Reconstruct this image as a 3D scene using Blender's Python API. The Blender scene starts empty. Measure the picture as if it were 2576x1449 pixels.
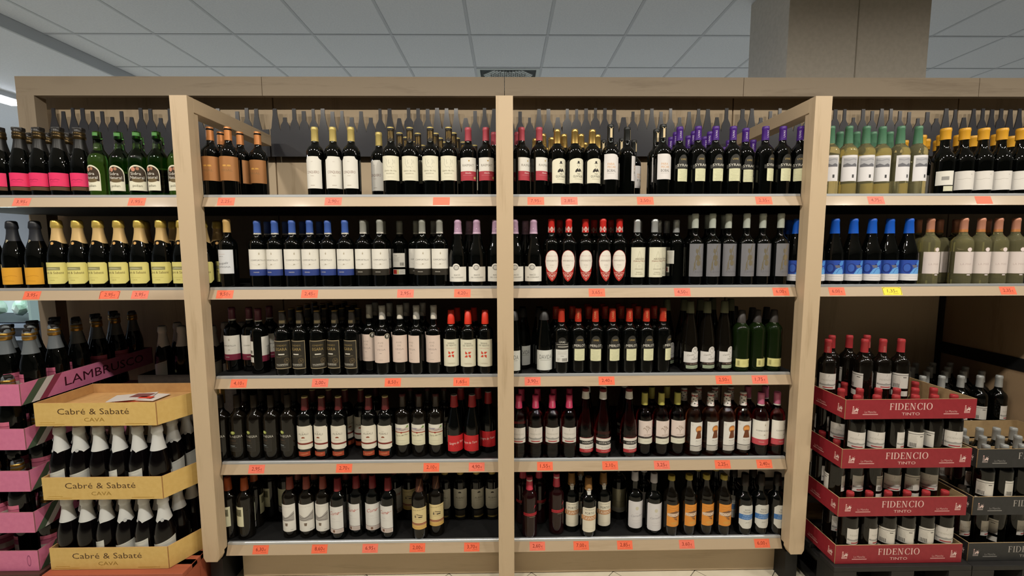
import bpy, bmesh, math, random
from math import sin, cos, pi, radians
from mathutils import Vector, Matrix
random.seed(7)
S = bpy.context.scene
COL = S.collection
# ------------------------------------------------------------------ camera
cam = bpy.data.cameras.new('camera'); cam.sensor_width = 36; cam.lens = 15.1572; cam.clip_start = .05; cam.clip_end = 60
co = bpy.data.objects.new('camera', cam); COL.objects.link(co)
RT, DN, FW = Vector((.9999, -.01389, -.00347)), Vector((-.00475, -.09316, -.99564)), Vector((.01351, .99555, -.09322))
mm = Matrix((RT, -DN, -FW)).transposed().to_4x4(); mm.translation = (.00393, -1.84004, 1.57081)
co.matrix_world = mm
S.camera = co
# ------------------------------------------------------------------ exposure and light
S.view_settings.view_transform = 'Standard'; S.view_settings.look = 'None'
S.view_settings.gamma = 1; S.view_settings.use_curve_mapping = False
S.view_settings.exposure = .88
w = bpy.data.worlds.new('world'); S.world = w; w.use_nodes = True
w.node_tree.nodes['Background'].inputs[0].default_value = (.62, .68, .8, 1)
w.node_tree.nodes['Background'].inputs[1].default_value = .10
S.cycles.max_bounces = 8; S.cycles.diffuse_bounces = 4; S.cycles.glossy_bounces = 4
S.cycles.transmission_bounces = 8; S.cycles.caustics_reflective = False; S.cycles.caustics_refractive = False
S.cycles.sample_clamp_indirect = 4
FRONT_W, BACK_W = 14.8, 36.0
LAMPS_AND_FILL = [(x, -1.3, FRONT_W, (1, .93, .82)) for x in (-4.15, -2.95, -1.75, -.55, .55, 1.75, 2.95, 4.15)]
LAMPS_AND_FILL += [(x, 4.3, BACK_W, (.70, .80, 1)) for x in (-4.8, -2.4, 0, 2.4, 4.8)]
LAMPS_AND_FILL += [(-6.6, y, 42, (.80, .88, 1)) for y in (1.0, 3.6)]  # added fill lights that brighten the far left ceiling and wall, without fixtures
for x, y, p, c in LAMPS_AND_FILL:
    l = bpy.data.lights.new('lamp_or_fill_light', 'AREA'); l.shape = 'DISK'; l.size = .13 if y < 0 else .5; l.energy = p; l.color = c
    if y < 0: l.spread = radians(170)
    o = bpy.data.objects.new('lamp_or_fill_light', l); COL.objects.link(o); o.location = (x, y, 3.172 if x > -5.5 else 3.09)

# ------------------------------------------------------------------ helpers
def lin(h):
    h = h.lstrip('#'); v = [int(h[i:i+2], 16)/255 for i in (0, 2, 4)]
    return [(a/12.92 if a <= .04045 else ((a+.055)/1.055)**2.4) for a in v] + [1]
_m = {}
def M(h, rough=.55, metal=0, trans=0, ior=1.45, emit=0, spec=.5, coat=0):
    k = (h, rough, metal, trans, ior, emit, spec, coat)
    if k in _m: return _m[k]
    m = bpy.data.materials.new('paint_' + h.strip('#')); m.use_nodes = True
    b = m.node_tree.nodes['Principled BSDF']; c = lin(h)
    b.inputs['Base Color'].default_value = c; b.inputs['Roughness'].default_value = rough
    b.inputs['Metallic'].default_value = metal; b.inputs['Transmission Weight'].default_value = trans
    b.inputs['IOR'].default_value = ior; b.inputs['Specular IOR Level'].default_value = spec
    b.inputs['Coat Weight'].default_value = coat
    if emit:
        b.inputs['Emission Color'].default_value = c; b.inputs['Emission Strength'].default_value = emit
    _m[k] = m; return m
def speckle(name, a, b_, scale, rough=.6, bump=0, detail=4, stretch=(1, 1, 1), lo=.35, hi=.65, coat=0):
    m = bpy.data.materials.new(name); m.use_nodes = True; nt = m.node_tree; n = nt.nodes; L_ = nt.links
    b = n['Principled BSDF']; tc = n.new('ShaderNodeTexCoord'); mp = n.new('ShaderNodeMapping'); mp.inputs['Scale'].default_value = stretch
    nz = n.new('ShaderNodeTexNoise'); nz.inputs['Scale'].default_value = scale; nz.inputs['Detail'].default_value = detail
    r = n.new('ShaderNodeValToRGB'); r.color_ramp.elements[0].position = lo; r.color_ramp.elements[1].position = hi
    r.color_ramp.elements[0].color = lin(a); r.color_ramp.elements[1].color = lin(b_)
    L_.new(tc.outputs['Object'], mp.inputs[0]); L_.new(mp.outputs[0], nz.inputs[0]); L_.new(nz.outputs[0], r.inputs[0]); L_.new(r.outputs[0], b.inputs['Base Color'])
    b.inputs['Roughness'].default_value = rough; b.inputs['Coat Weight'].default_value = coat; b.inputs['Coat Roughness'].default_value = .12
    if bump:
        bp = n.new('ShaderNodeBump'); bp.inputs['Strength'].default_value = bump; bp.inputs['Distance'].default_value = .002
        L_.new(nz.outputs[0], bp.inputs['Height']); L_.new(bp.outputs[0], b.inputs['Normal'])
    return m
def wood(name, a, b_, knot, axis, rough=.45, coat=0):
    m = bpy.data.materials.new(name); m.use_nodes = True; nt = m.node_tree; n = nt.nodes; L_ = nt.links
    b = n['Principled BSDF']; tc = n.new('ShaderNodeTexCoord'); mp = n.new('ShaderNodeMapping')
    sc = [9, 9, 9]; sc[axis] = .9; mp.inputs['Scale'].default_value = sc
    n1 = n.new('ShaderNodeTexNoise'); n1.inputs['Scale'].default_value = 1.6; n1.inputs['Detail'].default_value = 3; n1.inputs['Distortion'].default_value = .6
    n2 = n.new('ShaderNodeTexNoise'); n2.inputs['Scale'].default_value = 14; n2.inputs['Detail'].default_value = 5
    mx = n.new('ShaderNodeMath'); mx.operation = 'MULTIPLY_ADD'; mx.inputs[1].default_value = .35
    r = n.new('ShaderNodeValToRGB'); e = r.color_ramp.elements; e[0].position = .38; e[1].position = .92
    e[0].color = lin(b_); e[1].color = lin(a); x = e.new(.62); x.color = lin(a)
    mp2 = n.new('ShaderNodeMapping'); s2 = [7, 7, 7]; s2[axis] = 2.2; mp2.inputs['Scale'].default_value = s2
    vo = n.new('ShaderNodeTexVoronoi'); vo.inputs['Scale'].default_value = .55
    kr = n.new('ShaderNodeValToRGB'); kr.color_ramp.elements[0].position = .03; kr.color_ramp.elements[1].position = .2
    kr.color_ramp.elements[0].color = (1, 1, 1, 1); kr.color_ramp.elements[1].color = (0, 0, 0, 1)
    mc = n.new('ShaderNodeMixRGB'); mc.inputs[2].default_value = lin(knot)
    km = n.new('ShaderNodeMath'); km.operation = 'MULTIPLY'; km.inputs[1].default_value = .55
    L_.new(tc.outputs['Object'], mp.inputs[0]); L_.new(tc.outputs['Object'], mp2.inputs[0])
    L_.new(mp.outputs[0], n1.inputs[0]); L_.new(mp.outputs[0], n2.inputs[0]); L_.new(mp2.outputs[0], vo.inputs[0])
    L_.new(n2.outputs[0], mx.inputs[0]); L_.new(n1.outputs[0], mx.inputs[2]); L_.new(mx.outputs[0], r.inputs[0])
    L_.new(vo.outputs[0], kr.inputs[0]); L_.new(kr.outputs[0], km.inputs[0]); L_.new(km.outputs[0], mc.inputs[0])
    L_.new(r.outputs[0], mc.inputs[1]); L_.new(mc.outputs[0], b.inputs['Base Color'])
    b.inputs['Roughness'].default_value = rough; b.inputs['Coat Weight'].default_value = coat; b.inputs['Coat Roughness'].default_value = .10
    return m
def mk(name, v, f, mats, parent=None, smooth=False, mi=None):
    me = bpy.data.meshes.new(name); me.from_pydata(v, [], f)
    for m in (mats if isinstance(mats, (list, tuple)) else [mats]): me.materials.append(m)
    if mi: me.polygons.foreach_set('material_index', mi)
    if smooth: me.polygons.foreach_set('use_smooth', [True]*len(f))
    me.update()
    o = bpy.data.objects.new(name, me); COL.objects.link(o); o.parent = parent
    return o
def boxes(name, bs, mat, parent=None, bev=0):
    bm = bmesh.new()
    for x0, x1, y0, y1, z0, z1 in bs:
        vs = [bm.verts.new(p) for p in ((x0, y0, z0), (x1, y0, z0), (x1, y1, z0), (x0, y1, z0), (x0, y0, z1), (x1, y0, z1), (x1, y1, z1), (x0, y1, z1))]
        for q in ((3, 2, 1, 0), (4, 5, 6, 7), (0, 1, 5, 4), (1, 2, 6, 5), (2, 3, 7, 6), (3, 0, 4, 7)): bm.faces.new([vs[i] for i in q])
    if bev: bmesh.ops.bevel(bm, geom=bm.edges[:], offset=bev, segments=2, affect='EDGES', profile=.6)
    me = bpy.data.meshes.new(name); bm.to_mesh(me); bm.free(); me.materials.append(mat)
    o = bpy.data.objects.new(name, me); COL.objects.link(o); o.parent = parent
    return o
def box(name, x0, x1, y0, y1, z0, z1, mat, parent=None, bev=0): return boxes(name, [(x0, x1, y0, y1, z0, z1)], mat, parent, bev)
def prism(name, poly, ax, a, b, mat, parent=None):
    """polygon in the two axes other than ax, pushed from a to b along ax"""
    n = len(poly); pt = lambda u, v, t: {0: (t, u, v), 1: (u, t, v), 2: (u, v, t)}[ax]
    v = [pt(u, w_, a) for u, w_ in poly] + [pt(u, w_, b) for u, w_ in poly]
    f = [tuple(range(n))[::-1], tuple(range(n, 2*n))] + [(i, (i+1) % n, n+(i+1) % n, n+i) for i in range(n)]
    return mk(name, v, f, mat, parent)
def tag(o, label=None, cat=None, group=None, kind=None):
    for k, x in (('label', label), ('category', cat), ('group', group), ('kind', kind)):
        if x: o[k] = x
    return o
def empty(name, loc, label=None, cat=None, group=None):
    o = bpy.data.objects.new(name, None); o.empty_display_size = .05; COL.objects.link(o); o.location = loc
    return tag(o, label, cat, group)
def join(name, parts, mat, parent=None, smooth=False):
    v, f = [], []
    for pv, pf in parts:
        b = len(v); v += pv; f += [tuple(i+b for i in q) for q in pf]
    return mk(name, v, f, mat, parent, smooth)
ORD = 'first second third fourth fifth sixth seventh eighth ninth tenth eleventh twelfth thirteenth fourteenth fifteenth sixteenth'.split()

# ------------------------------------------------------------------ lettering
_t = {}
def text2d(s):
    if s in _t: return _t[s]
    cu = bpy.data.curves.new('type', 'FONT'); cu.body = s; cu.size = 1; cu.align_x = 'CENTER'; cu.resolution_u = 2; cu.fill_mode = 'FRONT'
    o = bpy.data.objects.new('type', cu); COL.objects.link(o)
    me = o.to_mesh(); v = [(a.co.x, a.co.y) for a in me.vertices]; f = [tuple(p.vertices) for p in me.polygons]
    o.to_mesh_clear(); bpy.data.objects.remove(o); bpy.data.curves.remove(cu)
    xs = [a[0] for a in v] or [0]; _t[s] = (v, f, min(xs), max(xs)); return _t[s]
def ring(cx, cy, rx, ry, tx, ty, a0=0, a1=360, n=22):
    """thick-and-thin elliptical stroke for serif letters"""
    out = []
    for i in range(n):
        p, q = radians(a0+(a1-a0)*i/n), radians(a0+(a1-a0)*(i+1)/n)
        g = lambda a: ((cx+rx*cos(a), cy+ry*sin(a)), (cx+(rx-tx)*cos(a), cy+(ry-ty)*sin(a)))
        (a, b), (c, d) = g(p), g(q); out.append([a, c, d, b])
    return out
def bar(x0, y0, x1, y1): return [(x0, y0), (x1, y0), (x1, y1), (x0, y1)]
def stem(x, s=.15): return [bar(x, 0, x+s, 1), bar(x-.07, 0, x+s+.07, .05), bar(x-.07, .95, x+s+.07, 1)]
SERIF = {'I': (.32, stem(.08)), 'F': (.66, stem(.08)+[bar(.2, .94, .6, 1), bar(.55, .74, .6, 1), bar(.2, .49, .46, .55), bar(.43, .4, .47, .64)]),
 'E': (.7, stem(.08)+[bar(.2, .94, .62, 1), bar(.57, .76, .62, 1), bar(.2, .49, .46, .55), bar(.43, .4, .47, .64), bar(.2, 0, .64, .06), bar(.59, 0, .64, .26)]),
 'D': (.88, stem(.08)+ring(.36, .5, .46, .5, .16, .05, -90, 90)+[bar(.2, .95, .37, 1), bar(.2, 0, .37, .05)]),
 'O': (.95, ring(.47, .5, .44, .52, .16, .05)), 'C': (.84, ring(.47, .5, .44, .52, .16, .05, 45, 315)+[bar(.73, .68, .79, 1.0), bar(.74, .12, .79, .3)]),
 'N': (.92, [bar(.1, 0, .16, 1), bar(.68, 0, .74, 1), bar(.0, 0, .27, .05), bar(.57, .95, .85, 1), bar(.0, .95, .2, 1), [(.06, 1), (.24, 1), (.74, 0), (.62, 0)]])}
class Print:
    """flat print: shapes given in millimetres on a surface; every further shape lies a hair above the one before"""
    def __init__(s, surf, step=2.4): s.surf = surf; s.v = []; s.f = []; s.i = []; s.m = []; s.k = 0; s.step = step
    def cut(s, p, f):
        if not s.step or not p: return p, f
        bm = bmesh.new(); vs = [bm.verts.new((a, b, 0)) for a, b in p]
        for q in f:
            try: bm.faces.new([vs[i] for i in q])
            except ValueError: pass
        u = math.ceil(min(a for a, b in p)/s.step)*s.step; u1 = max(a for a, b in p)
        while u < u1:
            bmesh.ops.bisect_plane(bm, geom=bm.verts[:]+bm.edges[:]+bm.faces[:], plane_co=(u, 0, 0), plane_no=(1, 0, 0), dist=1e-5); u += s.step
        bm.verts.index_update(); p = [(v.co.x, v.co.y) for v in bm.verts]; f = [tuple(v.index for v in q.verts) for q in bm.faces]; bm.free()
        return p, f
    def poly(s, pts, col):
        us = sorted({round(a, 4) for a, b in pts}); grid = []
        for a, b in zip(us, us[1:]):
            n = max(1, math.ceil((b-a)/(s.step or 1e9))); grid += [a+(b-a)*i/n for i in range(n)]
        grid.append(us[-1]); p = []
        for u in grid:
            hit = []
            for (a, b), (c, d) in zip(pts, list(pts[1:])+[pts[0]]):
                if min(a, c)-1e-4 <= u <= max(a, c)+1e-4: hit += [b, d] if abs(c-a) < 1e-4 else [b+(d-b)*(u-a)/(c-a)]
            p += [(u, min(hit)), (u, max(hit))]
        s.add(p, [(2*i, 2*i+2, 2*i+3, 2*i+1) for i in range(len(grid)-1)], col)
    def add(s, pts, faces, col, lift=None):
        mt = col if isinstance(col, bpy.types.Material) else M(col, .5)
        if mt not in s.m: s.m.append(mt)
        j = s.m.index(mt); b = len(s.v); s.k += 1
        s.v += [s.surf(u, v, .0003+.00004*s.k+(lift[i_] if lift else 0)) for i_, (u, v) in enumerate(pts)]
        s.f += [tuple(x+b for x in q) for q in faces]; s.i += [j]*len(faces)
    def strip(s, u0, u1, lo, hi, col, n=None):
        n = max(n or 1, math.ceil(abs(u1-u0)/s.step) if s.step else 1); p = []; f = []
        for i in range(n+1):
            u = u0+(u1-u0)*i/n; p += [(u, lo(u)), (u, hi(u))]
        f = [(2*i, 2*i+2, 2*i+3, 2*i+1) for i in range(n)]; s.add(p, f, col)
    def draw(s, items):
        for it in items:
            c = it[0]; a = it[1:]
            if c == 'r': s.strip(a[0], a[1], lambda u: a[2], lambda u: a[3], a[4])
            elif c == 'a':   # arched top: half width, bottom, shoulder height, rise, colour
                w_, v0, v1, rise, col = a; s.strip(-w_, w_, lambda u: v0, lambda u: v1+rise*math.sqrt(max(0, 1-(u/w_)**2)), col, 16)
            elif c == 'n':   # notched top corners: half width, bottom, top, notch, colour
                w_, v0, v1, q, col = a
                def hi(u):
                    d = w_-abs(u); return v1 if d >= q else v1-math.sqrt(max(0, q*q-d*d))
                s.strip(-w_, w_, lambda u: v0, hi, col, 24)
            elif c == 'c':   # corners cut off: half width, bottom, top, cut bottom, cut top, colour
                w_, v0, v1, qb, qt, col = a
                s.strip(-w_, w_, lambda u: v0+max(0, qb-(w_-abs(u))), lambda u: v1-max(0, qt-(w_-abs(u))), col, 20)
            elif c == 'o':
                u, v, ru, rv, col = a; s.strip(u-ru, u+ru, lambda x: v-rv*math.sqrt(max(0, 1-((x-u)/ru)**2)), lambda x: v+rv*math.sqrt(max(0, 1-((x-u)/ru)**2)), col, 14)
            elif c == 't':   # text, u, v (baseline), cap height, width, colour, [turn 90]
                tx, u, v, h, wd, col = a[:6]; p, f, x0, x1 = text2d(tx); k = h/.69; kx = (wd/(x1-x0) if wd else k); xm = (x0+x1)/2
                if len(a) > 6 and a[6] == 90: q = [(u-y*k, v+(x-xm)*kx) for x, y in p]
                elif len(a) > 6: q = [(u+(x-xm)*kx+a[6]*y*k, v+y*k+.12*(x-xm)*kx) for x, y in p]
                else: q = [(u+(x-xm)*kx, v+y*k) for x, y in p]
                q, f = s.cut(q, f); s.add(q, f, col)
            elif c == 's':   # serif capitals
                tx, u, v, h, wd, col = a; tot = sum(SERIF[x][0] for x in tx)+.1*(len(tx)-1); k = wd/tot; x = u-wd/2; p, f, up = [], [], []
                for ch in tx:
                    for n_, po in enumerate(SERIF[ch][1]):
                        up += [n_*2.5e-5]*len(po)
                        b = len(p); p += [(x+q[0]*k, v+q[1]*h) for q in po]; f.append(tuple(range(b, b+len(po))))
                    x += (SERIF[ch][0]+.1)*k
                s.add(p, f, col, up)
            elif c == 'p': s.poly(list(a[0]), a[1]) if s.step else s.add(list(a[0]), [tuple(range(len(a[0])))], a[1])
            elif c == 'l':   # pen line through points, width, colour
                pts, wd, col = a; p, f = [], []
                for (x0, y0), (x1, y1) in zip(pts, pts[1:]):
                    d = math.hypot(x1-x0, y1-y0) or 1; nx, ny = -(y1-y0)/d*wd/2, (x1-x0)/d*wd/2; b = len(p)
                    p += [(x0+nx, y0+ny), (x1+nx, y1+ny), (x1-nx, y1-ny), (x0-nx, y0-ny)]; f.append((b, b+1, b+2, b+3))
                p, f = s.cut(p, f); s.add(p, f, col)
        return s
    def mesh(s, name):
        me = bpy.data.meshes.new(name); me.from_pydata(s.v, [], s.f)
        for m in s.m: me.materials.append(m)
        me.polygons.foreach_set('material_index', s.i); me.update(); return me
def on_bottle(rf):
    def g(u, v, e):
        r = rf(v/1000); a = u/1000/r; return ((r+e)*sin(a), -(r+e)*cos(a), v/1000)
    return g
def on_wall(o, ud, nd, vd=(0, 0, 1)):
    o, ud, nd, vd = Vector(o), Vector(ud).normalized(), Vector(nd).normalized(), Vector(vd).normalized()
    return lambda u, v, e: tuple(o+ud*(u/1000)+vd*(v/1000)+nd*e*.4)
# ------------------------------------------------------------------ materials
W_A, W_B, W_K = 'c6b092', 'b09a7c', '86694a'
WV = wood('pine_upright', W_A, W_B, W_K, 2); WH = wood('pine_across', W_A, W_B, W_K, 0); WD = wood('pine_depth', W_A, W_B, W_K, 1)
WRAIL = wood('pine_lacquered_rail', 'b4a086', 'a69277', '836a4e', 0, .42, .3)
WHEAD = wood('oak_header', 'ab9a84', '93836f', '6c5a4b', 0, .6)
WBACK = wood('back_board', 'cdb798', 'b69f80', '8e775c', 2, .6)
DECK = speckle('charcoal_shelf_mat', '040404', '111112', 260, .6)
STEEL = M('c2c5c8', .32, .55); BLACK = M('0a0a0b', .5); DARKB = M('17120f', .7)
CEIL = speckle('ceiling_board', 'd2d6dc', 'dadde2', 90, .9, .25)
GRID = M('bcc0c6', .7); PAINT = speckle('plaster_paint', 'b2aba0', 'bab3a8', 40, .8, .15)
TILE = speckle('cream_tile', 'c8c0aa', 'd4ccb8', 6, .3, 0); GROUT = M('6f6a60', .9)
SMOKE = speckle('smoked_panel', '3a3b41', '45454a', 1.4, .24, 0)
CARD = speckle('cardboard', 'a8845c', 'b8946a', 60, .85)
G_DARK = M('040504', .02, spec=.5); G_OLIVE = M('0e0b07', .02, spec=.5)
G_GREEN = M('4a7a34', .02, trans=1, ior=1.36); G_PALE = M('f4edb4', .01, trans=.9, ior=1.34)
G_ROSE = M('8a2226', .01, trans=1, ior=1.34); G_SALMON = M('c8744e', .01, trans=1, ior=1.34)
G_LEAF = M('16240d', .03, trans=.3, ior=1.36)
# ------------------------------------------------------------------ room
def struct(o): o['kind'] = 'structure'; return o
fl = struct(box('floor', -9, 9, -6, 12, -.06, -.006, GROUT))
tv = [(0, .2, 0), (.2, 0, 0), (0, -.2, 0), (-.2, 0, 0)]
g_ = .985
tile_me = None
for i in range(-14, 15):
    for j in range(-14, 15):
        cx, cy = (i-j)*.1995+.12, (i+j)*.1995-.085
        if -4.2 < cx < 4.2 and -2.1 < cy < .3:
            if tile_me is None:
                t0 = mk('tile', [(x*g_, y*g_, z) for z in (-.006, 0) for x, y in ((0, .1995), (.1995, 0), (0, -.1995), (-.1995, 0))],
                        [(4, 7, 6, 5), (0, 1, 5, 4), (1, 2, 6, 5), (2, 3, 7, 6), (3, 0, 4, 7)], TILE, fl); tile_me = t0.data; o = t0
            else:
                o = bpy.data.objects.new('tile', tile_me); COL.objects.link(o); o.parent = fl
            o.location = (cx, cy, 0)
fb = struct(box('floor_back_aisle', -9, 9, .84, 12, -.006, 0, TILE)); ff = struct(box('floor_front_aisle', -9, 9, -6, -2.3, -.006, 0, M('8a8478', .4)))
# ceiling: lay-in boards in a grid of bars
ce = struct(box('ceiling', -9, 9, -6, 12, 3.225, 3.3, CEIL))
GX, GY = -.268, 1.652
tm = None
for i in range(-6, 10):
    for j in range(-1, 4):
        x0, y0 = GX+.6*i, GY+.6*j
        if (i, j) == (0, 1): continue
        if x0 < -3.6: continue
        if tm is None:
            o = box('ceiling_board', .0105, .5895, .0105, .5895, 3.2015, 3.222, CEIL, ce, .003); tm = o.data
        else:
            o = bpy.data.objects.new('ceiling_board', tm); COL.objects.link(o); o.parent = ce
        o.location = (x0, y0, 0)
for j in range(-1, 4): box('edge_board', -3.496, -3.279, GY+.6*j+.0105, GY+.6*j+.5895, 3.2015, 3.222, CEIL, ce)
for i in range(-5, 11): box('grid_bar', GX+.6*i-.010, GX+.6*i+.010, GY-.6, GY+2.4, 3.2, 3.224, GRID, ce)
for j in range(-1, 5): box('cross_bar', -3.5, 5.8, GY+.6*j-.010, GY+.6*j+.010, 3.199, 3.222, GRID, ce)
box('plain_board', -3.5, 9, -6, GY-.61, 3.2, 3.224, CEIL, ce); box('plain_board', -3.5, 9, GY+2.42, 12, 3.2, 3.224, CEIL, ce)
bk = struct(box('ceiling_bulkhead', -9, -3.52, -6, 12, 3.12, 3.224, CEIL))
box('edge_strip', -3.519, -3.497, -6, 12, 3.114, 3.2, M('b4b8bc', .6), bk)
vent = empty('ceiling_vent', (GX+.3, GY+.9, 3.2), 'perforated grey air grille set among the ceiling boards above the header', 'vent')
VL = lambda *a: (a[0]-.0, a[1]-.0, a[2], a[3], a[4], a[5])
boxes('frame', [(-.29, .29, -.29, -.26, -.004, .02), (-.29, .29, .26, .29, -.004, .02), (-.29, -.26, -.26, .26, -.004, .02), (.26, .29, -.26, .26, -.004, .02)], M('c4caca', .5), vent)
bars = []
for k in range(21):
    t = -.25+k*.025
    for sgn in (1, -1):
        c, d = sgn*.7071, .7071; Lh = .26*1.414-abs(t)*1.0
        if Lh < .03: continue
        ox, oy = t*d, -t*c*1
        pv = [(ox+s1*c*Lh*.62-s2*d*.0075, oy+s1*d*Lh*.62+s2*c*.0075, z) for z in (0, .012) for s1, s2 in ((-1, -1), (1, -1), (1, 1), (-1, 1))]
        bars.append(([(min(.26, max(-.26, x)), min(.26, max(-.26, y)), z) for x, y, z in pv], [(0, 1, 2, 3), (4, 5, 6, 7), (0, 1, 5, 4), (1, 2, 6, 5), (2, 3, 7, 6), (3, 0, 4, 7)]))
join('lattice', bars, M('ccd2d2', .5), vent)
box('back_plate', -.27, .27, -.27, .27, .013, .02, M('454b4d', .8), vent)
struct(box('wall_back', -9, 9, 11.9, 12.1, 0, 3.2, M('c9ccd0', .8))); struct(box('wall_left', -9.1, -9, -6, 12, 0, 3.2, M('c4c9d0', .8)))
struct(box('wall_right', 9, 9.1, -6, 12, 0, 3.2, M('b9b5ad', .8))); struct(box('wall_front', -9, 9, -6.1, -6, 0, 3.2, M('5c5852', .8)))
pl = struct(box('pillar', 1.67, 2.512, .802, 1.22, 0, 3.2, PAINT, None, .004))
box('joint_strip', 2.078, 2.084, .8, .806, 2.4, 3.2, M('8f887c', .8), pl)
for x, y, p, c in LAMPS_AND_FILL:
    if x < -5.5: continue
    hb = [(.115*cos(2*pi*i/24), .115*sin(2*pi*i/24)) for i in range(24)]
    prism('downlight', [(x+a, y+b) for a, b in hb], 2, 3.176, 3.2 if y < 2 else 3.2, M('d8d8d8', .5), ce)
# ------------------------------------------------------------------ gondola
B = 1.33
BAYS = {'L': (-2.66, -1.366, 'far left bay'), 'A': (-1.2945, -.0355, 'left centre bay'), 'R': (1.366, 3.98, 'far right bay'), 'C': (.0355, 1.2945, 'right centre bay')}
ZI = [1.75, 1.35, .95, .55, .16]
SN = ['top shelf', 'second shelf', 'third shelf', 'fourth shelf', 'bottom shelf']
wl = empty('back_wall_panel', (0, .74, 0), 'pale wooden back boards of the wine display, behind the bottles', 'panel')
for i in range(-2, 3):
    box('board', i*B+.004, (i+1)*B-.004, .74, .758, .12, 2.478, WBACK, wl)
box('backing', -2.66, 3.99, .7585, .785, 0, 2.478, DARKB, wl)
hd = empty('header_frame', (0, .634, 2.4), 'long brown wooden header along the top of the wine display', 'header')
for i in range(-2, 3):
    prism('board', [(.634, 2.406), (.665, 2.406), (.665, 2.48), (.786, 2.48), (.786, 2.507), (.634, 2.507)], 0, i*B+(.0015 if i > -2 else 0), (i+1)*B-.0015, WHEAD, hd)
for o in hd.children: o.location = (0, -.634, -2.4)
for o in wl.children: o.location = (0, -.74, 0)
box('end_post', -2.662, -2.566, 0, .062, -2.4, .006, wood('oak_end_post', 'ab9a84', '93836f', '6c5a4b', 2, .6), hd)
# smoked silhouette sheets
def skyline(i, x0, x1):
    pts = [(x0, 2.245)]; c = x0+.03
    rnd = random.Random(40+i)
    kinds = 'TTTSMTTMTSMTTSTMTTMMSMSTTSTTT'
    q = rnd.randint(0, 20)
    while c+.03 < x1:
        k = kinds[q % len(kinds)]; q += 1
        zt = {'T': 2.358, 'M': 2.344, 'S': 2.308}[k]+rnd.uniform(-.004, .003); sh = rnd.choice((2.262, 2.272, 2.285, 2.30)) if k != 'S' else 2.262
        wn = rnd.uniform(.009, .0125); h = .0265
        wn *= .88; up = zt-2.358 if k != 'S' else -.018
        half = rnd.choice(([(wn+.0005, 2.300), (wn+.0045, 2.289), (h-.006, 2.276), (h-.001, 2.262), (h, 2.243)], [(wn+.001, 2.318), (wn+.005, 2.296), (h-.007, 2.272), (h-.001, 2.252), (h, 2.243)],
            [(wn+.0005, 2.306), (wn+.007, 2.294), (h-.002, 2.283), (h-.0005, 2.262), (h, 2.25)], [(wn+.002, 2.325), (wn+.008, 2.285), (h-.004, 2.256), (h-.001, 2.245), (h, 2.243)]))
        half = [(wn, zt)]+[(x, min(z+up, zt-.004)) for x, z in half]
        pts += [(c-x, z) for x, z in half[::-1]]+[(c+x, z) for x, z in half]
        c += .0538
    pts.append((x1, 2.243)); n = len(pts)
    v = [(x, y, z) for y in (.694, .700) for x, z in pts] + [(x, y, 2.092) for y in (.694, .700) for x, z in pts]
    f = []
    for j in range(n-1):
        f += [(2*n+j, 2*n+j+1, j+1, j), (3*n+j+1, 3*n+j, n+j, n+j+1), (j, j+1, n+j+1, n+j), (2*n+j+1, 2*n+j, 3*n+j, 3*n+j+1)]
    f += [(0, n, 3*n, 2*n), (n-1, 3*n-1, 4*n-1, 2*n-1)]
    return v, f
for i, (x0, x1, nm) in enumerate(((-2.562, -1.336, 'far left bay'), (-1.328, -.004, 'left centre bay'), (.004, 1.326, 'right centre bay'), (1.334, 3.97, 'far right bay'))):
    v, f = skyline(i, x0, x1); o = mk('bottle_outline_panel', v, f, SMOKE)
    tag(o, 'smoked grey sheet with bottle outlines, back of the '+nm, 'panel', 'bottle outline sheets')
    boxes('spacer', [(x0+.1, x0+.12, .7, .7392, 2.15, 2.2), (x1-.12, x1-.1, .7, .7392, 2.15, 2.2)], BLACK, o)
# posts
def post(x, label, low, foot):
    p = empty('display_post', (x, 0, low), label, 'post', 'pine posts of the wine display')
    hw = .0354
    if foot:
        bm = [(-hw, 0), (-hw+.0, 0)]
    prism('upright', [(-hw, 0), (hw, 0), (hw, 2.194-low), (-hw, 2.194-low)] if not foot else [(-hw+.01, 0), (hw-.01, 0), (hw, .02), (hw, 2.194-low), (-hw, 2.194-low), (-hw, .02)], 1, 0, .036, WV, p)
    prism('rear_upright', [(-hw+.004, .03), (hw-.004, .03), (hw-.004, 2.134-low), (-hw+.004, 2.134-low)], 1, .038, .064, WV, p)
    a = box('arm', -hw, hw, .036, .634, 2.136-low, 2.194-low, WD, p, .002)
    return p
post(-B, 'pine post with a top arm between the far left and left centre bays', .163, True)
post(0, 'middle pine post running down to the floor', 0, False)
post(B, 'pine post with a top arm between the right centre and far right bays', .163, True)
for x in (-B, B):
    o = box('post_foot', x-.028, x+.028, .03, .5, 0, .155, BLACK)
    tag(o, 'black steel foot under the %s pine post' % ('left' if x < 0 else 'right'), 'foot', 'black steel feet')
kb = empty('kick_board', (0, .11, 0), 'long pine kick board along the floor under the bottom shelf', 'board')
box('board', -1.262, -.037, 0, .02, .004, .157, WH, kb, .0015); box('board', .037, 1.327, 0, .02, .004, .157, WH, kb, .0015)
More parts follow.
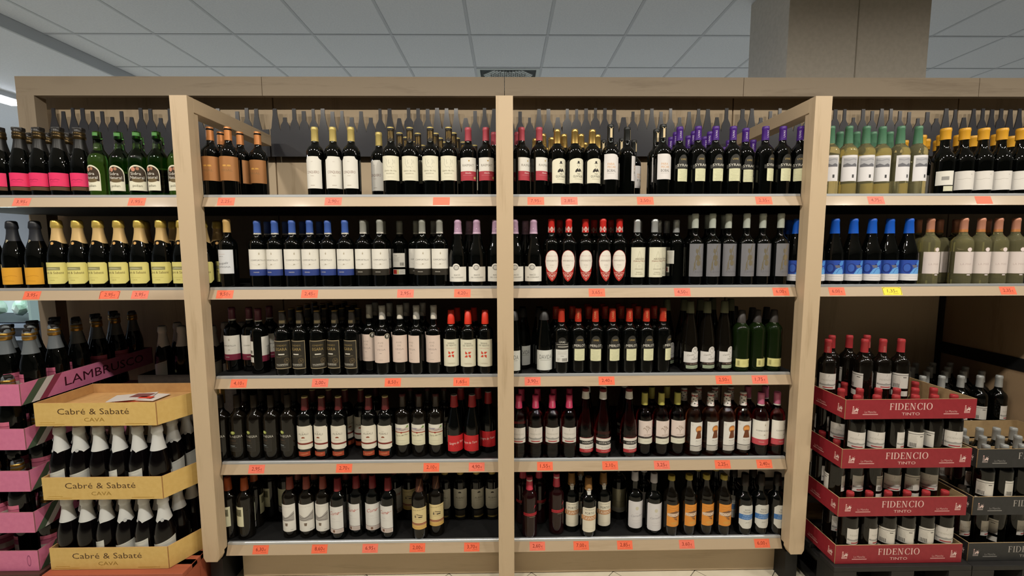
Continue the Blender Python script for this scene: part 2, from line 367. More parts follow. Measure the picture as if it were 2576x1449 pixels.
# shelves
for k in range(5):
    for b in 'LACR':
        if b in 'LR' and k > 1: continue
        x0, x1, nm = BAYS[b]; z = ZI[k]
        s = empty('shelf', (0, .04, z), 'wood-fronted %s of the %s' % (SN[k], nm), 'shelf', 'shelves of the wine display')
        d0, d1 = {'L': (-2.56, -1.331), 'A': (-1.33, -.0005), 'C': (.0005, 1.33), 'R': (1.331, 3.98)}[b]
        box('deck', d0, d1, .032, .698, .012, .045, DECK, s)
        if b == 'L': box('deck', -2.66, -2.5605, .032, .58, .012, .045, DECK, s)
        prism('front_rail', [(.003, 0), (.0196, .041), (.0315, .041), (.0245, 0)], 0, x0+.001, x1-.001, WRAIL, s)
        prism('metal_lip', [(.0192, .0415), (.0205, .0505), (.0225, .052), (.032, .052), (.032, .0415)], 0, x0+.001, x1-.001, STEEL, s)
# partition at the end of the right bay, below its shelves
pt = empty('side_partition', (2.66, .4, 0), 'brown side partition with a black band at the end of the far right bay', 'partition')
box('panel', .0, .018, -.3, .335, .0, 1.345, wood('partition_board', '9c8264', '866c50', '5d4833', 2, .6), pt)
box('band', -.006, 0, -.3, .335, .926, .993, BLACK, pt); box('corner_strip', -.012, 0, .31, .338, 0, 1.34, DARKB, pt)

PLACES=[
(0,'sparkling_pink',[(-2.186,0.109,-12),(-2.102,0.109,18),(-2.018,0.109,-3),(-1.935,0.109,4),(-1.851,0.116,11),(-2.156,0.200,-11),(-2.072,0.200,-3),(-1.988,0.200,11)]),
(0,'cider',[(-1.767,0.109,-8),(-1.682,0.116,5),(-1.598,0.109,24),(-1.513,0.109,-8),(-1.428,0.113,5),(-1.751,0.200,3),(-1.662,0.200,21),(-1.572,0.200,19)]),
(0,'copper',[(-1.281,0.106,5),(-1.203,0.106,12),(-1.286,0.185,0),(-1.199,0.185,110),(-1.120,0.185,0)]),
(0,'conquero',[(-0.828,0.106,-3),(-0.750,0.107,20),(-0.671,0.106,-3),(-0.574,0.190,-20)]),
(0,'llanto',[(-0.498,0.106,5),(-0.415,0.110,3),(-0.325,0.106,0),(-0.245,0.107,0),(-0.481,0.197,19),(-0.399,0.204,13),(-0.317,0.204,-24),(-0.234,0.197,-5),(-0.468,0.275,9),(-0.310,0.290,11),(-0.229,0.291,-14),(-0.300,0.369,21),(-0.450,0.361,23),(-0.422,0.436,-13),(-0.206,0.369,-4),(-0.155,0.436,-11)]),
(0,'raimat',[(-0.160,0.110,2),(-0.082,0.108,8),(-0.004,0.106,15),(0.074,0.106,38),(0.152,0.106,35),(0.059,0.185,20),(-0.048,0.185,0)]),
(0,'guvnor',[(0.231,0.108,22),(0.309,0.106,19),(0.387,0.110,18),(0.221,0.246,24),(0.272,0.188,3),(0.350,0.186,12),(0.428,0.197,30),(0.146,0.269,7),(0.175,0.183,22),(0.269,0.308,-12),(0.341,0.277,-17),(0.398,0.348,7),(0.224,0.459,15)]),
(0,'bobal',[(0.467,0.108,0),(0.698,0.106,5),(0.552,0.150,75),(0.696,0.184,12),(0.498,0.383,-14),(0.581,0.349,-17),(0.651,0.383,45),(0.567,0.426,-14)]),
(0,'syrah',[(0.776,0.115,12),(0.854,0.106,6),(0.932,0.106,6),(1.010,0.106,-4),(1.082,0.136,6),(1.154,0.106,28),(1.232,0.106,6),(1.311,0.106,-26),(0.794,0.203,-8),(0.871,0.187,-22),(0.949,0.194,-20),(1.320,0.244,21),(0.806,0.293,-13),(0.880,0.268,-6),(0.965,0.284,16),(1.119,0.354,-18),(1.236,0.346,-10),(1.169,0.500,16)]),
(0,'white_green',[(1.448,0.108,-26),(1.527,0.106,-18),(1.605,0.106,-22),(1.683,0.113,-24),(1.760,0.106,-4),(1.839,0.106,-6),(1.637,0.200,-4),(1.559,0.200,-11),(1.715,0.200,10),(1.793,0.200,-10)]),
(0,'yellowcap',[(1.966,0.110,150),(2.052,0.110,-30),(2.138,0.110,-30),(2.224,0.112,-32),(2.310,0.110,-32),(1.975,0.234,-35),(2.066,0.307,0),(2.147,0.225,-21),(2.061,0.221,-50),(2.150,0.326,23),(2.234,0.244,-18),(2.314,0.214,5),(2.428,0.249,9),(1.983,0.334,-13)]),
(1,'foil_p',[(-2.283,0.112,8),(-2.179,0.112,8),(-2.079,0.112,2)]),
(1,'cabre',[(-1.983,0.112,2),(-1.893,0.112,0),(-1.803,0.112,-5),(-1.713,0.112,-2),(-1.623,0.112,-1),(-1.528,0.112,4),(-1.436,0.112,0),(-1.346,0.112,8),(-1.670,0.200,23),(-1.539,0.201,-4),(-1.338,0.201,22)]),
(1,'marques',[(-1.234,0.106,-8)]),
(1,'port_blue',[(-1.104,0.112,22),(-1.025,0.109,-12),(-0.947,0.106,22),(-0.869,0.106,8),(-0.791,0.111,-8),(-0.713,0.106,-2),(-1.101,0.190,15),(-1.017,0.190,-3),(-0.939,0.190,-8),(-0.861,0.190,-22)]),
(1,'port_grey',[(-0.635,0.113,0),(-0.558,0.106,6),(-0.371,0.110,4),(-0.293,0.110,2),(-0.569,0.190,40),(-0.491,0.190,180),(-0.413,0.190,12),(-0.647,0.191,-20),(-0.332,0.190,-9)]),
(1,'race',[(-0.211,0.109,-3),(-0.127,0.109,3),(-0.042,0.115,3),(0.043,0.109,5),(0.128,0.110,-8),(-0.168,0.200,3),(0.096,0.200,-4)]),
(1,'arribeno',[(0.209,0.116,0),(0.286,0.106,-12),(0.363,0.120,-2),(0.440,0.106,14),(0.517,0.117,-12),(0.256,0.195,-14),(0.417,0.195,-19),(0.496,0.195,-12)]),
(1,'abadia',[(0.595,0.110,4),(0.673,0.106,8),(0.713,0.173,8),(0.771,0.224,20),(0.631,0.200,-20),(0.786,0.145,110)]),
(1,'abadia_grey',[(0.856,0.107,4),(0.934,0.106,4),(1.012,0.118,4),(1.089,0.106,4),(1.167,0.114,2),(1.245,0.107,8),(0.873,0.190,6),(0.952,0.190,-6),(1.030,0.193,19)]),
(1,'paio',[(1.326,0.116,-20),(1.410,0.109,-14),(1.495,0.109,-22),(1.580,0.109,-10),(1.665,0.109,-24),(1.750,0.113,-16),(1.835,0.109,-10),(1.343,0.200,-40)]),
(1,'rosegold',[(1.935,0.111,-12),(2.084,0.107,-20),(2.164,0.107,-18),(2.245,0.108,-18),(2.325,0.107,-20),(1.962,0.200,30),(2.066,0.200,30),(2.146,0.200,-8),(2.296,0.200,-13)]),
(2,'port_maroon',[(-1.290,0.190,-5),(-1.212,0.195,30),(-1.137,0.232,40),(-1.146,0.153,120)]),
(2,'condado',[(-1.011,0.107,8),(-0.933,0.106,-12),(-0.854,0.106,18),(-0.776,0.110,-20),(-0.698,0.106,-20),(-1.007,0.185,-23),(-0.929,0.184,6),(-0.851,0.185,-18),(-0.773,0.188,19),(-0.695,0.184,-19),(-1.004,0.263,-16),(-0.926,0.262,14),(-0.848,0.263,-8),(-0.770,0.266,-24),(-1.004,0.341,-22),(-0.926,0.340,20),(-0.848,0.341,21),(-0.769,0.344,19),(-1.003,0.420,22),(-0.924,0.420,15),(-0.846,0.420,-11)]),
(2,'ave_badge',[(-0.560,0.106,-2),(-0.629,0.142,-15)]),
(2,'ave',[(-0.482,0.117,0),(-0.405,0.106,-35),(-0.327,0.109,-8),(-0.549,0.195,-16),(-0.471,0.201,-22),(-0.393,0.200,-24),(-0.624,0.220,-12)]),
(2,'sierra',[(-0.249,0.115,4),(-0.171,0.106,2),(-0.093,0.108,-8),(-0.229,0.190,24),(-0.150,0.190,-5)]),
(2,'davida',[(0.037,0.107,-15),(0.177,0.113,5),(0.082,0.200,5),(0.163,0.202,40)]),
(2,'merlot',[(0.256,0.106,180),(0.334,0.113,5),(0.412,0.106,-5),(0.490,0.106,10),(0.568,0.106,8),(0.646,0.106,8),(0.724,0.110,40),(0.240,0.185,-14),(0.318,0.192,-8),(0.396,0.185,-21),(0.474,0.187,24),(0.552,0.189,-6),(0.630,0.182,-23),(0.708,0.186,24),(0.402,0.265,-22),(0.480,0.266,15),(0.558,0.267,-18),(0.636,0.265,-12)]),
(2,'castillo',[(0.857,0.128,8),(0.937,0.130,6),(1.017,0.130,18),(0.781,0.217,18),(0.860,0.207,150),(0.940,0.210,10),(1.014,0.241,20),(1.082,0.200,15)]),
(2,'green_plain',[(1.095,0.122,-3),(1.173,0.130,30),(1.251,0.130,-8),(1.135,0.259,13),(1.194,0.208,17),(1.271,0.221,21)]),
(3,'pata',[(-1.329,0.125,-10),(-1.251,0.125,-6),(-1.173,0.125,-20),(-1.095,0.125,-25),(-1.017,0.125,-22),(-1.265,0.210,-11),(-1.187,0.210,-20),(-1.109,0.210,20),(-1.029,0.210,15)]),
(3,'albali',[(-0.938,0.125,3),(-0.860,0.125,-12),(-0.782,0.125,3),(-0.642,0.125,5),(-0.564,0.123,-8),(-0.947,0.230,22),(-0.869,0.230,-7),(-0.791,0.230,50),(-0.712,0.230,5),(-0.664,0.310,20)]),
(3,'tierra',[(-0.488,0.142,0),(-0.410,0.140,-8),(-0.331,0.140,0),(-0.469,0.225,20),(-0.385,0.225,-17),(-0.304,0.225,35)]),
(3,'sangre',[(-0.244,0.135,22),(-0.159,0.135,-18),(-0.085,0.178,-8),(-0.223,0.234,22),(-0.139,0.244,5)]),
(3,'fid_rose',[(0.060,0.108,-5),(0.138,0.108,-3),(0.216,0.108,-2),(0.295,0.106,-5),(0.076,0.200,18),(0.154,0.200,-23),(0.232,0.200,22),(0.310,0.200,-7)]),
(3,'hypatia',[(0.373,0.114,12),(0.453,0.107,4),(0.575,0.108,14),(0.395,0.200,-4),(0.475,0.200,-15),(0.599,0.270,-10)]),
(3,'tree_rose',[(0.653,0.122,5),(0.731,0.119,12),(0.809,0.123,2),(0.714,0.204,3),(0.792,0.213,-8)]),
(3,'keyhole',[(0.886,0.115,14),(0.964,0.119,16),(1.042,0.117,14),(1.120,0.122,2),(0.867,0.191,-9),(0.944,0.204,-13),(1.022,0.199,-6),(1.100,0.200,4)]),
(3,'port_rose',[(1.198,0.110,-3),(1.276,0.113,22),(1.186,0.200,22),(1.272,0.200,-7)]),
(4,'coto_crianza',[(-1.319,0.125,-12),(-1.241,0.124,-35),(-1.243,0.203,110),(-1.284,0.280,20),(-1.206,0.280,-30),(-1.128,0.280,160)]),
(4,'coto',[(-1.030,0.130,-10),(-0.952,0.130,8),(-0.874,0.131,-8),(-1.030,0.215,7),(-0.952,0.215,-20)]),
(4,'cune',[(-0.798,0.114,-12),(-0.561,0.115,-22),(-0.718,0.135,-28),(-0.640,0.135,8),(-0.571,0.260,30),(-0.796,0.215,3),(-0.707,0.215,-19)]),
(4,'senorio',[(-0.411,0.106,0),(-0.337,0.130,12),(-0.493,0.260,5),(-0.403,0.220,7)]),
(4,'albali_gold',[(-0.311,0.250,-10),(-0.233,0.250,0),(-0.151,0.250,22),(-0.073,0.250,5)]),
(4,'valde',[(0.110,0.106,5),(0.241,0.130,12),(0.083,0.210,-12),(0.163,0.210,19)]),
(4,'porto',[(0.390,0.106,2),(0.316,0.150,4),(0.471,0.150,4),(0.374,0.235,-8)]),
(4,'sherry_silver',[(0.569,0.240,2)]),
(4,'corredera',[(0.622,0.140,3),(0.707,0.120,3),(0.691,0.220,19)]),
(4,'moscatel',[(0.786,0.106,12),(0.871,0.109,15),(0.955,0.111,12),(1.037,0.106,8),(0.948,0.190,4),(1.037,0.190,3)]),
(4,'tesoro',[(1.138,0.106,0),(1.217,0.109,0),(1.295,0.106,15),(1.129,0.190,-20),(1.226,0.190,-5)]),
]
CARDS=[
[(-2.058,'3,95'),(-1.573,'1,95'),(-1.195,'2,25'),(-0.738,'2,90'),(-0.274,''),(0.134,'7,95'),(0.279,'2,85'),(0.610,'2,50'),(1.129,'2,35'),(1.624,'4,75'),(2.102,'')],
[(-2.057,'3,95'),(-1.724,'2,95'),(-1.593,'2,95'),(-1.226,'9,50'),(-0.858,'2,45'),(-0.439,'2,95'),(-0.189,'4,20'),(0.405,'3,65'),(0.785,'4,50'),(1.226,'6,00'),(1.478,'6,00'),(1.727,'1,35'),(2.252,'2,35')],
[(-1.191,'4,10'),(-0.830,'2,00'),(-0.506,'8,50'),(-0.199,'1,65'),(0.121,'3,90'),(0.455,'2,40'),(0.987,'2,50'),(1.152,'1,75')],
[(-1.135,'2,95'),(-0.739,'2,70'),(-0.342,'2,10'),(-0.135,'4,90'),(0.178,'1,55'),(0.478,'2,10'),(0.717,'3,25'),(0.999,'2,25'),(1.193,'2,40')],
[(-1.139,'6,30'),(-0.868,'8,60'),(-0.634,'6,95'),(-0.415,'2,00'),(-0.162,'3,70'),(0.144,'2,60'),(0.349,'7,00'),(0.554,'2,85'),(0.846,'3,60'),(1.202,'6,00')],
]
# ------------------------------------------------------------------ price cards on the rails
WORDN = lambda n: ORD[n]
for k, cards in enumerate(CARDS):
    for n, (x, tx) in enumerate(cards):
        yel = k == 1 and n == 11
        c0 = 'f2e23c' if yel else ('ee7050' if (n+k) % 3 else 'ea7862'); ink = '6b3a14' if yel else '7a1f10'
        wd = 43 if (k == 1 and n in (1, 11)) else 36
        z = ZI[k]
        p = Print(on_wall((x, .0446, z+.0045), (1, 0, 0), (0, -.041, .0166), (0, .0166, .041)), 0)
        items = [('r', -wd, wd, 0, 37, c0), ('r', -wd+4, wd-12, 33.2, 34.2, 'c9523c')]
        if tx: items += [('t', tx, -4, 12.5, 15, 36, ink), ('t', '€', 21, 12.5, 8, None, ink), ('r', 2, 27, 6.5, 7.6, 'a83a26'), ('r', -26, -6, 4.6, 5.2, 'c4553f')]
        if wd > 40: items += [('l', [(-wd+5, 2), (-wd+2, 12), (-wd+2, 32), (-wd+12, 35)], 1.5, '4a2a1c'), ('l', [(wd-5, 2), (wd-2, 12), (wd-2, 32), (wd-12, 35)], 1.5, '4a2a1c')]
        o = bpy.data.objects.new('price_card', p.draw(items).mesh('price_card')); COL.objects.link(o)
        w_ = 'yellow' if yel else 'orange'
        tag(o, ('%s price card %s, %s from left on %s rail' % (w_, 'reading '+tx if tx else 'without visible price', WORDN(n), SN[k])), 'price card', 'price cards on the shelf rails')
# ------------------------------------------------------------------ bottles
def lathe(name, prof, mats, parent=None, seg=26, mi=None, dip=0):
    v, f, ix = [], [], []; n = len(prof)
    for j, (r, z) in enumerate(prof):
        for i in range(seg):
            a = 2*pi*i/seg; zz = z
            if dip and j <= 1: zz -= dip*max(0, cos(a))**3*(1 if j == 0 else .8)
            v.append((r*sin(a), -r*cos(a), zz))
    for j in range(n-1):
        for i in range(seg):
            q = (i+1) % seg; f.append((j*seg+i, j*seg+q, (j+1)*seg+q, (j+1)*seg+i)); ix.append(mi[j] if mi else 0)
    if prof[0][0] < .02 and prof[0][1] < .01 or prof[0][1] == 0: f.append(tuple(range(seg))[::-1]); ix.append(mi[0] if mi else 0)
    f.append(tuple((n-1)*seg+i for i in range(seg))); ix.append(mi[-1] if mi else 0)
    return mk(name, v, f, mats, parent, True, ix)
def P_bord(r, h): return [(r-.007, 0), (r-.002, .001), (r, .005), (r, .013), (r, .172), (r, .186), (r*.985, .195), (r*.92, .204), (r*.78, .213), (r*.58, .2205), (r*.45, .228), (.0145, .238), (.0138, .25), (.0131, h-.003), (.0115, h-.001)]
def P_burg(r, h): return [(r-.007, 0), (r-.002, .001), (r, .006), (r, .013), (r, .122), (r, .13), (r*.975, .145), (r*.86, .166), (r*.69, .19), (r*.53, .215), (r*.42, .24), (.0155, .256), (.0142, h-.003), (.012, h-.001)]
def P_hock(r, h): return [(r-.007, 0), (r-.002, .001), (r, .006), (r, .013), (r, .116), (r, .125), (r*.97, .15), (r*.84, .185), (r*.66, .222), (r*.52, .252), (r*.43, .278), (.0148, .295), (.0140, h-.003), (.012, h-.001)]
def P_champ(r, h): return [(r-.008, 0), (r-.002, .001), (r, .007), (r, .013), (r, .12), (r, .128), (r*.975, .145), (r*.87, .168), (r*.69, .195), (r*.55, .216), (r*.45, .236), (.0172, .255), (.0165, h-.012), (.0165, h-.002)]
def P_cider(r, h): return [(r-.008, 0), (r-.002, .001), (r, .006), (r, .013), (r, .142), (r, .15), (r*.98, .163), (r*.86, .18), (r*.66, .193), (r*.47, .206), (r*.41, .22), (.0158, .25), (.0150, h-.036), (.0168, h-.034), (.0172, h-.026), (.0160, h-.022), (.0160, h-.003), (.014, h-.001)]
def P_port(r, h): return [(r-.007, 0), (r-.002, .001), (r, .005), (r, .013), (r, .156), (r, .168), (r*.98, .178), (r*.88, .188), (r*.66, .197), (r*.5, .204), (.0165, .214), (.0175, .226), (.0178, .236), (.0158, .248), (.0145, h-.003), (.012, h-.001)]
def P_liq(r, h): return [(r-.006, 0), (r-.001, .002), (r, .008), (r*.96, .02), (r*.99, .034), (r, .05), (r, .056), (r, .16), (r, .168), (r*.97, .178), (r*.9, .184), (r*.93, .192), (r*.84, .2), (r*.66, .21), (r*.52, .222), (r*.44, .242), (.0146, .262), (.0138, h-.004), (.012, h-.002)]
def interp(pr):
    def g(z):
        for (r0, z0), (r1, z1) in zip(pr, pr[1:]):
            if z0 <= z <= z1 and z1 > z0: return r0+(r1-r0)*(z-z0)/(z1-z0)
        return pr[-1][0] if z > pr[-1][1] else pr[2][0]
    return g
def capsule(prof, h, secs, lip=True, wide=0):
    """secs: (from, to, colour) in millimetres below the top, lowest first"""
    rf = interp(prof); cuts = sorted({h-a/1000 for s_ in secs for a in s_[:2]} | ({h-.0145, h-.0125, h-.0055, h-.0035} if lip else set()))
    pr, mi, mats = [], [], []
    for z in cuts:
        r = max(rf(min(z, h-.004)), .0129)+.0009+wide
        if lip and h-.0128 <= z <= h-.005: r += .0010
        pr.append((r, z))
    for z0, z1 in zip(cuts, cuts[1:]):
        c = next((s_[2] for s_ in secs if h-s_[0]/1000-1e-6 <= (z0+z1)/2 <= h-s_[1]/1000+1e-6), secs[-1][2])
        mt = c if isinstance(c, bpy.types.Material) else M(c, .42)
        if mt not in mats: mats.append(mt)
        mi.append(mats.index(mt))
    r = pr[-1][0]; pr += [(r-.0015, h+.0008), (r*.5, h+.0012)]
    c = secs[-1][2]; mt = c if isinstance(c, bpy.types.Material) else M(c, .42)
    mi += [mats.index(mt)]*2
    return pr, mats, mi
P_FOIL = [(.0290, .196), (.0272, .204), (.0225, .226), (.0195, .245), (.0182, .262), (.0186, .266), (.0212, .271), (.0206, .28), (.0196, .289), (.0186, .297), (.014, .302), (.006, .303)]
GOLD = M('bf9f5c', .3, .8); GOLDY = M('c4b06a', .42, .3); SILV = M('b9bcbc', .38, .6); COPR = M('d08a52', .4, .35); ROSEG = M('c98d74', .4, .35)
INK, BRN, WHT, CRM = '2b2622', '5a3a28', 'e6e3da', 'e6e2cc'
KIND = {}
def K(key, name, prof, r, h, glass, desc, caps=None, foil=None, lip=True, wide=0, L=(), Bk=(), N=(), F=(), cat='wine bottle', dip=.013):
    KIND[key] = dict(key=key, name=name, prof=prof, r=r, h=h, glass=glass, desc=desc, caps=caps, foil=foil, lip=lip, wide=wide, L=L, Bk=Bk, N=N, F=F, cat=cat, dip=dip, proto=None)
def barcode(u, v, w_, h, col='55504a'): return [('r', u-w_/2+i*w_/9, u-w_/2+i*w_/9+w_/9*(.35+.3*(i % 2)), v, v+h, col) for i in range(9)]
def lines(u, v, w_, n, dv, col='9a948a', t=.7): return [('r', u-w_/2+(i*7 % 4), u+w_/2-(i*5 % 6), v-i*dv, v-i*dv+t, col) for i in range(n)]
BACKW = [('r', -30, 30, 78, 150, WHT), ('t', 'TINTO', -12, 132, 4, None, INK)] + lines(-10, 124, 30, 6, 4) + barcode(16, 86, 22, 16) + [('r', -30, 30, 48, 66, WHT), ('r', -28, -10, 50, 64, 'b8352c')] + lines(12, 60, 24, 3, 4)
def port(band, tcol, capc, ring='d9d6cc'):
    return dict(caps=[(60, 54, ring), (54, 0, capc)], L=[('r', -52, 52, 84, 172, WHT), ('r', -52, 52, 56, 84, band), ('t', 'COMPORTILLO', 0, 121, 6.2, 64, '4c463e'),
        ('o', 6, 152, 2.6, 4.6, 'b6ad98'), ('l', [(6, 155), (6.5, 160)], 1, 'b6ad98'), ('o', 4, 105, 4, 3, 'b9b2a2'), ('l', [(-30, 110), (-15, 104), (0, 101), (14, 106), (24, 110)], .7, 'c9c3b5'),
        ('t', 'CRIANZA', -8, 69, 4, 24, 'd8d4ca')], N=[('t', 'RIOJA', 0, 241.6, 3.6, 14, '55524c'), ('t', 'RIOJA', 28, 241.6, 3.6, 14, '55524c'), ('t', 'RIOJA', -28, 241.6, 3.6, 14, '55524c')],
        Bk=[('r', -30, 30, 88, 152, WHT), ('t', 'RIOJA', -12, 138, 4, None, INK)]+lines(-10, 131, 30, 5, 4)+barcode(16, 95, 20, 14)+[('r', -30, 30, 54, 78, WHT), ('r', -28, -8, 56, 76, 'b8352c'), ('r', -5, -1, 56, 76, 'd9c23a')]+lines(14, 72, 24, 4, 4))
def uvas(word, capc, capd):
    sc = [('a', 22, 116, 146, 32, '2e2d29'), ('r', -36, 36, 118, 134, '2e2d29'), ('t', 'UVAS', 0, 154, 8, 24, 'c2a868'), ('t', word, 0, 127, 11, 54, 'e2dfd4')]
    wob = [(-25, 116), (-25, 66), (-15, 63), (-6, 65), (4, 62), (14, 64.5), (25, 62), (25, 116)]
    return dict(caps=[(60, 0, capc)], L=sc+[('r', -25, 25, 66, 117, 'dcdcb6'), ('r', -24, 25, 63, 66, 'dcdcb6')]+[('l', [(-18+i % 3*3, 110-i*6), (-6, 110.8-i*6), (5, 109.6-i*6), (16-i % 4*3, 110.6-i*6)], .7, '9c9c7c') for i in range(8)],
        N=[('t', 'UVAS', 0, h_(.303)-34, 7.5, 30, capd, 90)], Bk=[('a', 20, 140, 150, 22, '2a2926'), ('r', -34, 34, 116, 148, '2a2926'), ('t', 'UVAS', 0, 146, 9, 26, 'dedbd2'), ('r', -28, 30, 138, 140, 'c8c5bc'), ('r', -20, 32, 126, 131, 'a8a59c'), ('r', -31, 31, 58, 116, 'd6d6d0'), ('t', 'Uvas', 0, 84, 5, None, INK)]+lines(0, 106, 44, 4, 4)+barcode(12, 62, 26, 14)+lines(-18, 74, 18, 3, 4))
def h_(h): return h*1000
fig_hat = [('p', [(-9, 138), (9, 138), (8, 140), (5, 140), (4, 149), (-4, 149), (-5, 140), (-8, 140)], INK), ('l', [(-3.5, 136), (-4, 128), (0, 122), (4, 128), (3.5, 136)], .9, '6a645a'), ('p', [(-16, 102), (-12, 112), (-3, 119), (0, 110), (4, 119), (12, 112), (16, 102), (8, 106), (3, 102), (-4, 105), (-9, 101)], INK)]
tree = [('l', [(0, 112), (0, 124), (-6, 132), (-12, 138)], 1.6, '8a7a68'), ('l', [(0, 122), (6, 130), (13, 137)], 1.4, '8a7a68'), ('l', [(-3, 128), (-2, 138), (-5, 145)], 1, '8a7a68'), ('l', [(5, 129), (4, 138), (7, 144)], 1, '8a7a68')] + [('o', u, v, 2.2, 1.6, '9c8672') for u, v in ((-13, 139), (-9, 136), (-16, 135), (13, 138), (17, 135), (9, 140), (-5, 146), (2, 142), (7, 146), (-1, 148))]
pinw = []
for i in range(4):
    a = pi/2*i+.2; R2 = lambda r, t: (r*cos(a+t), 96+r*sin(a+t))
    pinw += [('p', [R2(5, 0), R2(20, .45), R2(13, 1.15), R2(7, 1.2)], 'd2452e'), ('p', [R2(7, .0), R2(20, .45), R2(12, .25)], '7a2a20')]
def suits(h):
    out = []
    for i, (u, v) in enumerate(((-9, 14), (4, 10), (16, 18), (-4, 26), (9, 30), (-14, 34), (1, 42), (14, 44), (-10, 50), (26, 28), (-24, 22), (-24, 42), (27, 48))):
        z = h-62+v; c = 'c96a6a' if i % 3 == 1 else '1c1a1a'
        out += [('o', u-1.3, z, 1.9, 1.9, c), ('o', u+1.3, z, 1.9, 1.9, c), ('p', [(u-3, z+.4) if c == 'c96a6a' else (u-2.6, z-.6), (u, z-3.6) if c == 'c96a6a' else (u+2.6, z-.6), (u+3, z+.4) if c == 'c96a6a' else (u, z+4)], c)]
    return out
lattice = [('p', [(-29, 84), (29, 84), (24, 58), (18, 44), (8, 30), (0, 24), (-8, 30), (-18, 44), (-24, 58)], 'b02a22')] + [('l', q, .9, 'ead9cc') for q in ([(-22, 64), (0, 32), (22, 64)], [(-14, 64), (0, 44), (14, 64)], [(-24, 63), (24, 63)], [(0, 32), (0, 64)], [(-14, 48), (14, 48), (0, 64), (-14, 48)], [(-18, 56), (0, 50), (18, 56)])]
WB = 'red_wine_bottle'
K('sparkling_pink', 'sparkling_wine_bottle', P_champ, .0405, .296, G_DARK, 'dark sparkling bottle with hot pink label', foil=('151413', '1c1815'), L=[('r', -50, 50, 45, 102, 'e8356a'), ('r', -50, 50, 28, 43, '5c4028'), ('l', [(-22, 70), (-10, 74), (-2, 71), (8, 75), (20, 72)], 2, 'a31c48'), ('l', [(-16, 63), (16, 64)], .8, 'a31c48')], cat='sparkling wine')
K('cider', 'cider_bottle', P_cider, .041, .283, G_GREEN, 'clear green cider bottle with arched label', L=[('a', 34, 26, 96, 38, CRM), ('a', 31, 66, 94, 34, '3a2c1c'), ('o', -12, 116, 8, 9, 'c98a72'), ('o', 4, 119, 6, 7, 'a8785c'), ('o', 2, 70, 22, 9, '6a5a3c'), ('t', 'Sidra', -4, 92, 12, 38, WHT), ('t', 'Natural', 0, 76, 12, 50, WHT), ('t', 'polian', 0, 42, 10, 34, '5c5a48')], N=[('r', -14, 14, 262, 276, '55904c')], cat='cider bottle')
K('copper', WB, P_bord, .0375, .300, G_DARK, 'dark bottle with copper cap and copper label', caps=[(57, 14, COPR), (14, 7, '120c0a'), (7, 0, COPR)], L=[('r', -50, 50, 68, 171, M('b07a4a', .45, .25)), ('t', 'ERIAL', 0, 107, 9, 44, '8a6a44'), ('o', -9, 132, 8, 3, 'd8a24e'), ('o', 9, 132, 8, 3, 'd8a24e'), ('r', -18, 18, 127, 128.4, 'c2914c')])
K('conquero', WB, P_bord, .0375, .299, G_DARK, 'dark bottle, gold cap, notched white label', caps=[(60, 0, GOLDY)], L=[('n', 40, 34, 170, 13, WHT), ('t', 'CONQUERO', 0, 98, 11, 56, '7a5444'), ('t', 'ROBLE', 0, 86, 3.4, None, 'a89484'), ('t', '2017', 0, 146, 3, None, 'b0a496'), ('r', -9, 9, 46, 48, 'b0a496')])
K('llanto', WB, P_bord, .0375, .299, G_DARK, 'dark bottle, black-gold cap, cream label', caps=[(60, 12, '2e261a'), (12, 5, '1a1612'), (5, 0, GOLDY)], L=[('r', -43, 43, 68, 172, CRM)]+[('l', q, .8, '8c8878') for q in ([(-16, 158), (-18, 140), (-10, 124), (4, 126), (8, 118)], [(-6, 156), (-8, 146), (-3, 141), (-8, 138)], [(10, 158), (14, 146), (9, 134)], [(18, 154), (20, 140)], [(-20, 160), (-16, 157)], [(10, 128), (15, 126)])]+[('t', 'Llanto de riva', 0, 106, 7, 54, '8a8466'), ('t', 'RESERVA', 0, 95, 4.4, 36, 'a09a82'), ('r', -14, 14, 82, 82.8, 'c4bfaa')], N=[('r', -8+i*4, -7.2+i*4, 248+(i % 3)*3, 280+(i*5 % 4), GOLD) for i in range(5)])
K('raimat', WB, P_bord, .0375, .298, G_DARK, 'dark bottle, dusty red cap, two-tone label', caps=[(57, 0, 'b04a56')], L=[('r', -40, 40, 107, 165, WHT), ('r', -40, 40, 67, 107, 'b23c48'), ('t', 'RAIMAT', 0, 127, 10, 52, '7d7568'), ('o', 4, 151, 3, 3.4, 'b89a4a'), ('t', 'Abadía', 0, 96, 6, 26, 'ead8d4'), ('r', -24, 24, 89, 89.8, 'd89aa0'), ('r', 26, 36, 74, 84, 'd8cf8a')])
K('guvnor', WB, P_bord, .0375, .290, G_DARK, 'dark bottle, gold cap, hat drawing label', caps=[(61, 0, GOLD)], L=[('a', 40, 55, 146, 15, CRM)]+fig_hat+[('t', 'THE', 0, 91, 6.5, 15, INK), ('t', "GUV'NOR", 0, 79, 9.5, 46, INK), ('r', -18, 18, 72, 73.4, 'b6ae98')])
K('bobal', WB, P_bord, .0375, .311, G_DARK, 'dark bottle, black cap, tall white label', caps=[(60, 0, '1e201f')], L=[('r', -36, 36, 71, 168, 'e4e0de'), ('a', 30, 167, 168, 12, 'e4e0de'), ('r', -36, 0, 166, 180, 'e4e0de'), ('t', 'PARA', -4, 132, 9.5, 30, 'd6a468'), ('t', 'PECAR', -1, 119, 9.5, 36, 'd6a468'), ('t', 'BOBAL', -1, 103, 11, 38, '67635c'), ('r', -20, 10, 97, 98, 'a8a49c')], N=[('r', -5, 5, 254, 292, 'd8c49a'), ('l', [(-8, 298), (0, 290), (8, 298)], 2, 'd8c49a')], Bk=[('r', -30, 24, 78, 152, WHT)]+lines(-6, 144, 36, 4, 5)+lines(-10, 116, 24, 4, 4)+barcode(8, 84, 18, 22))
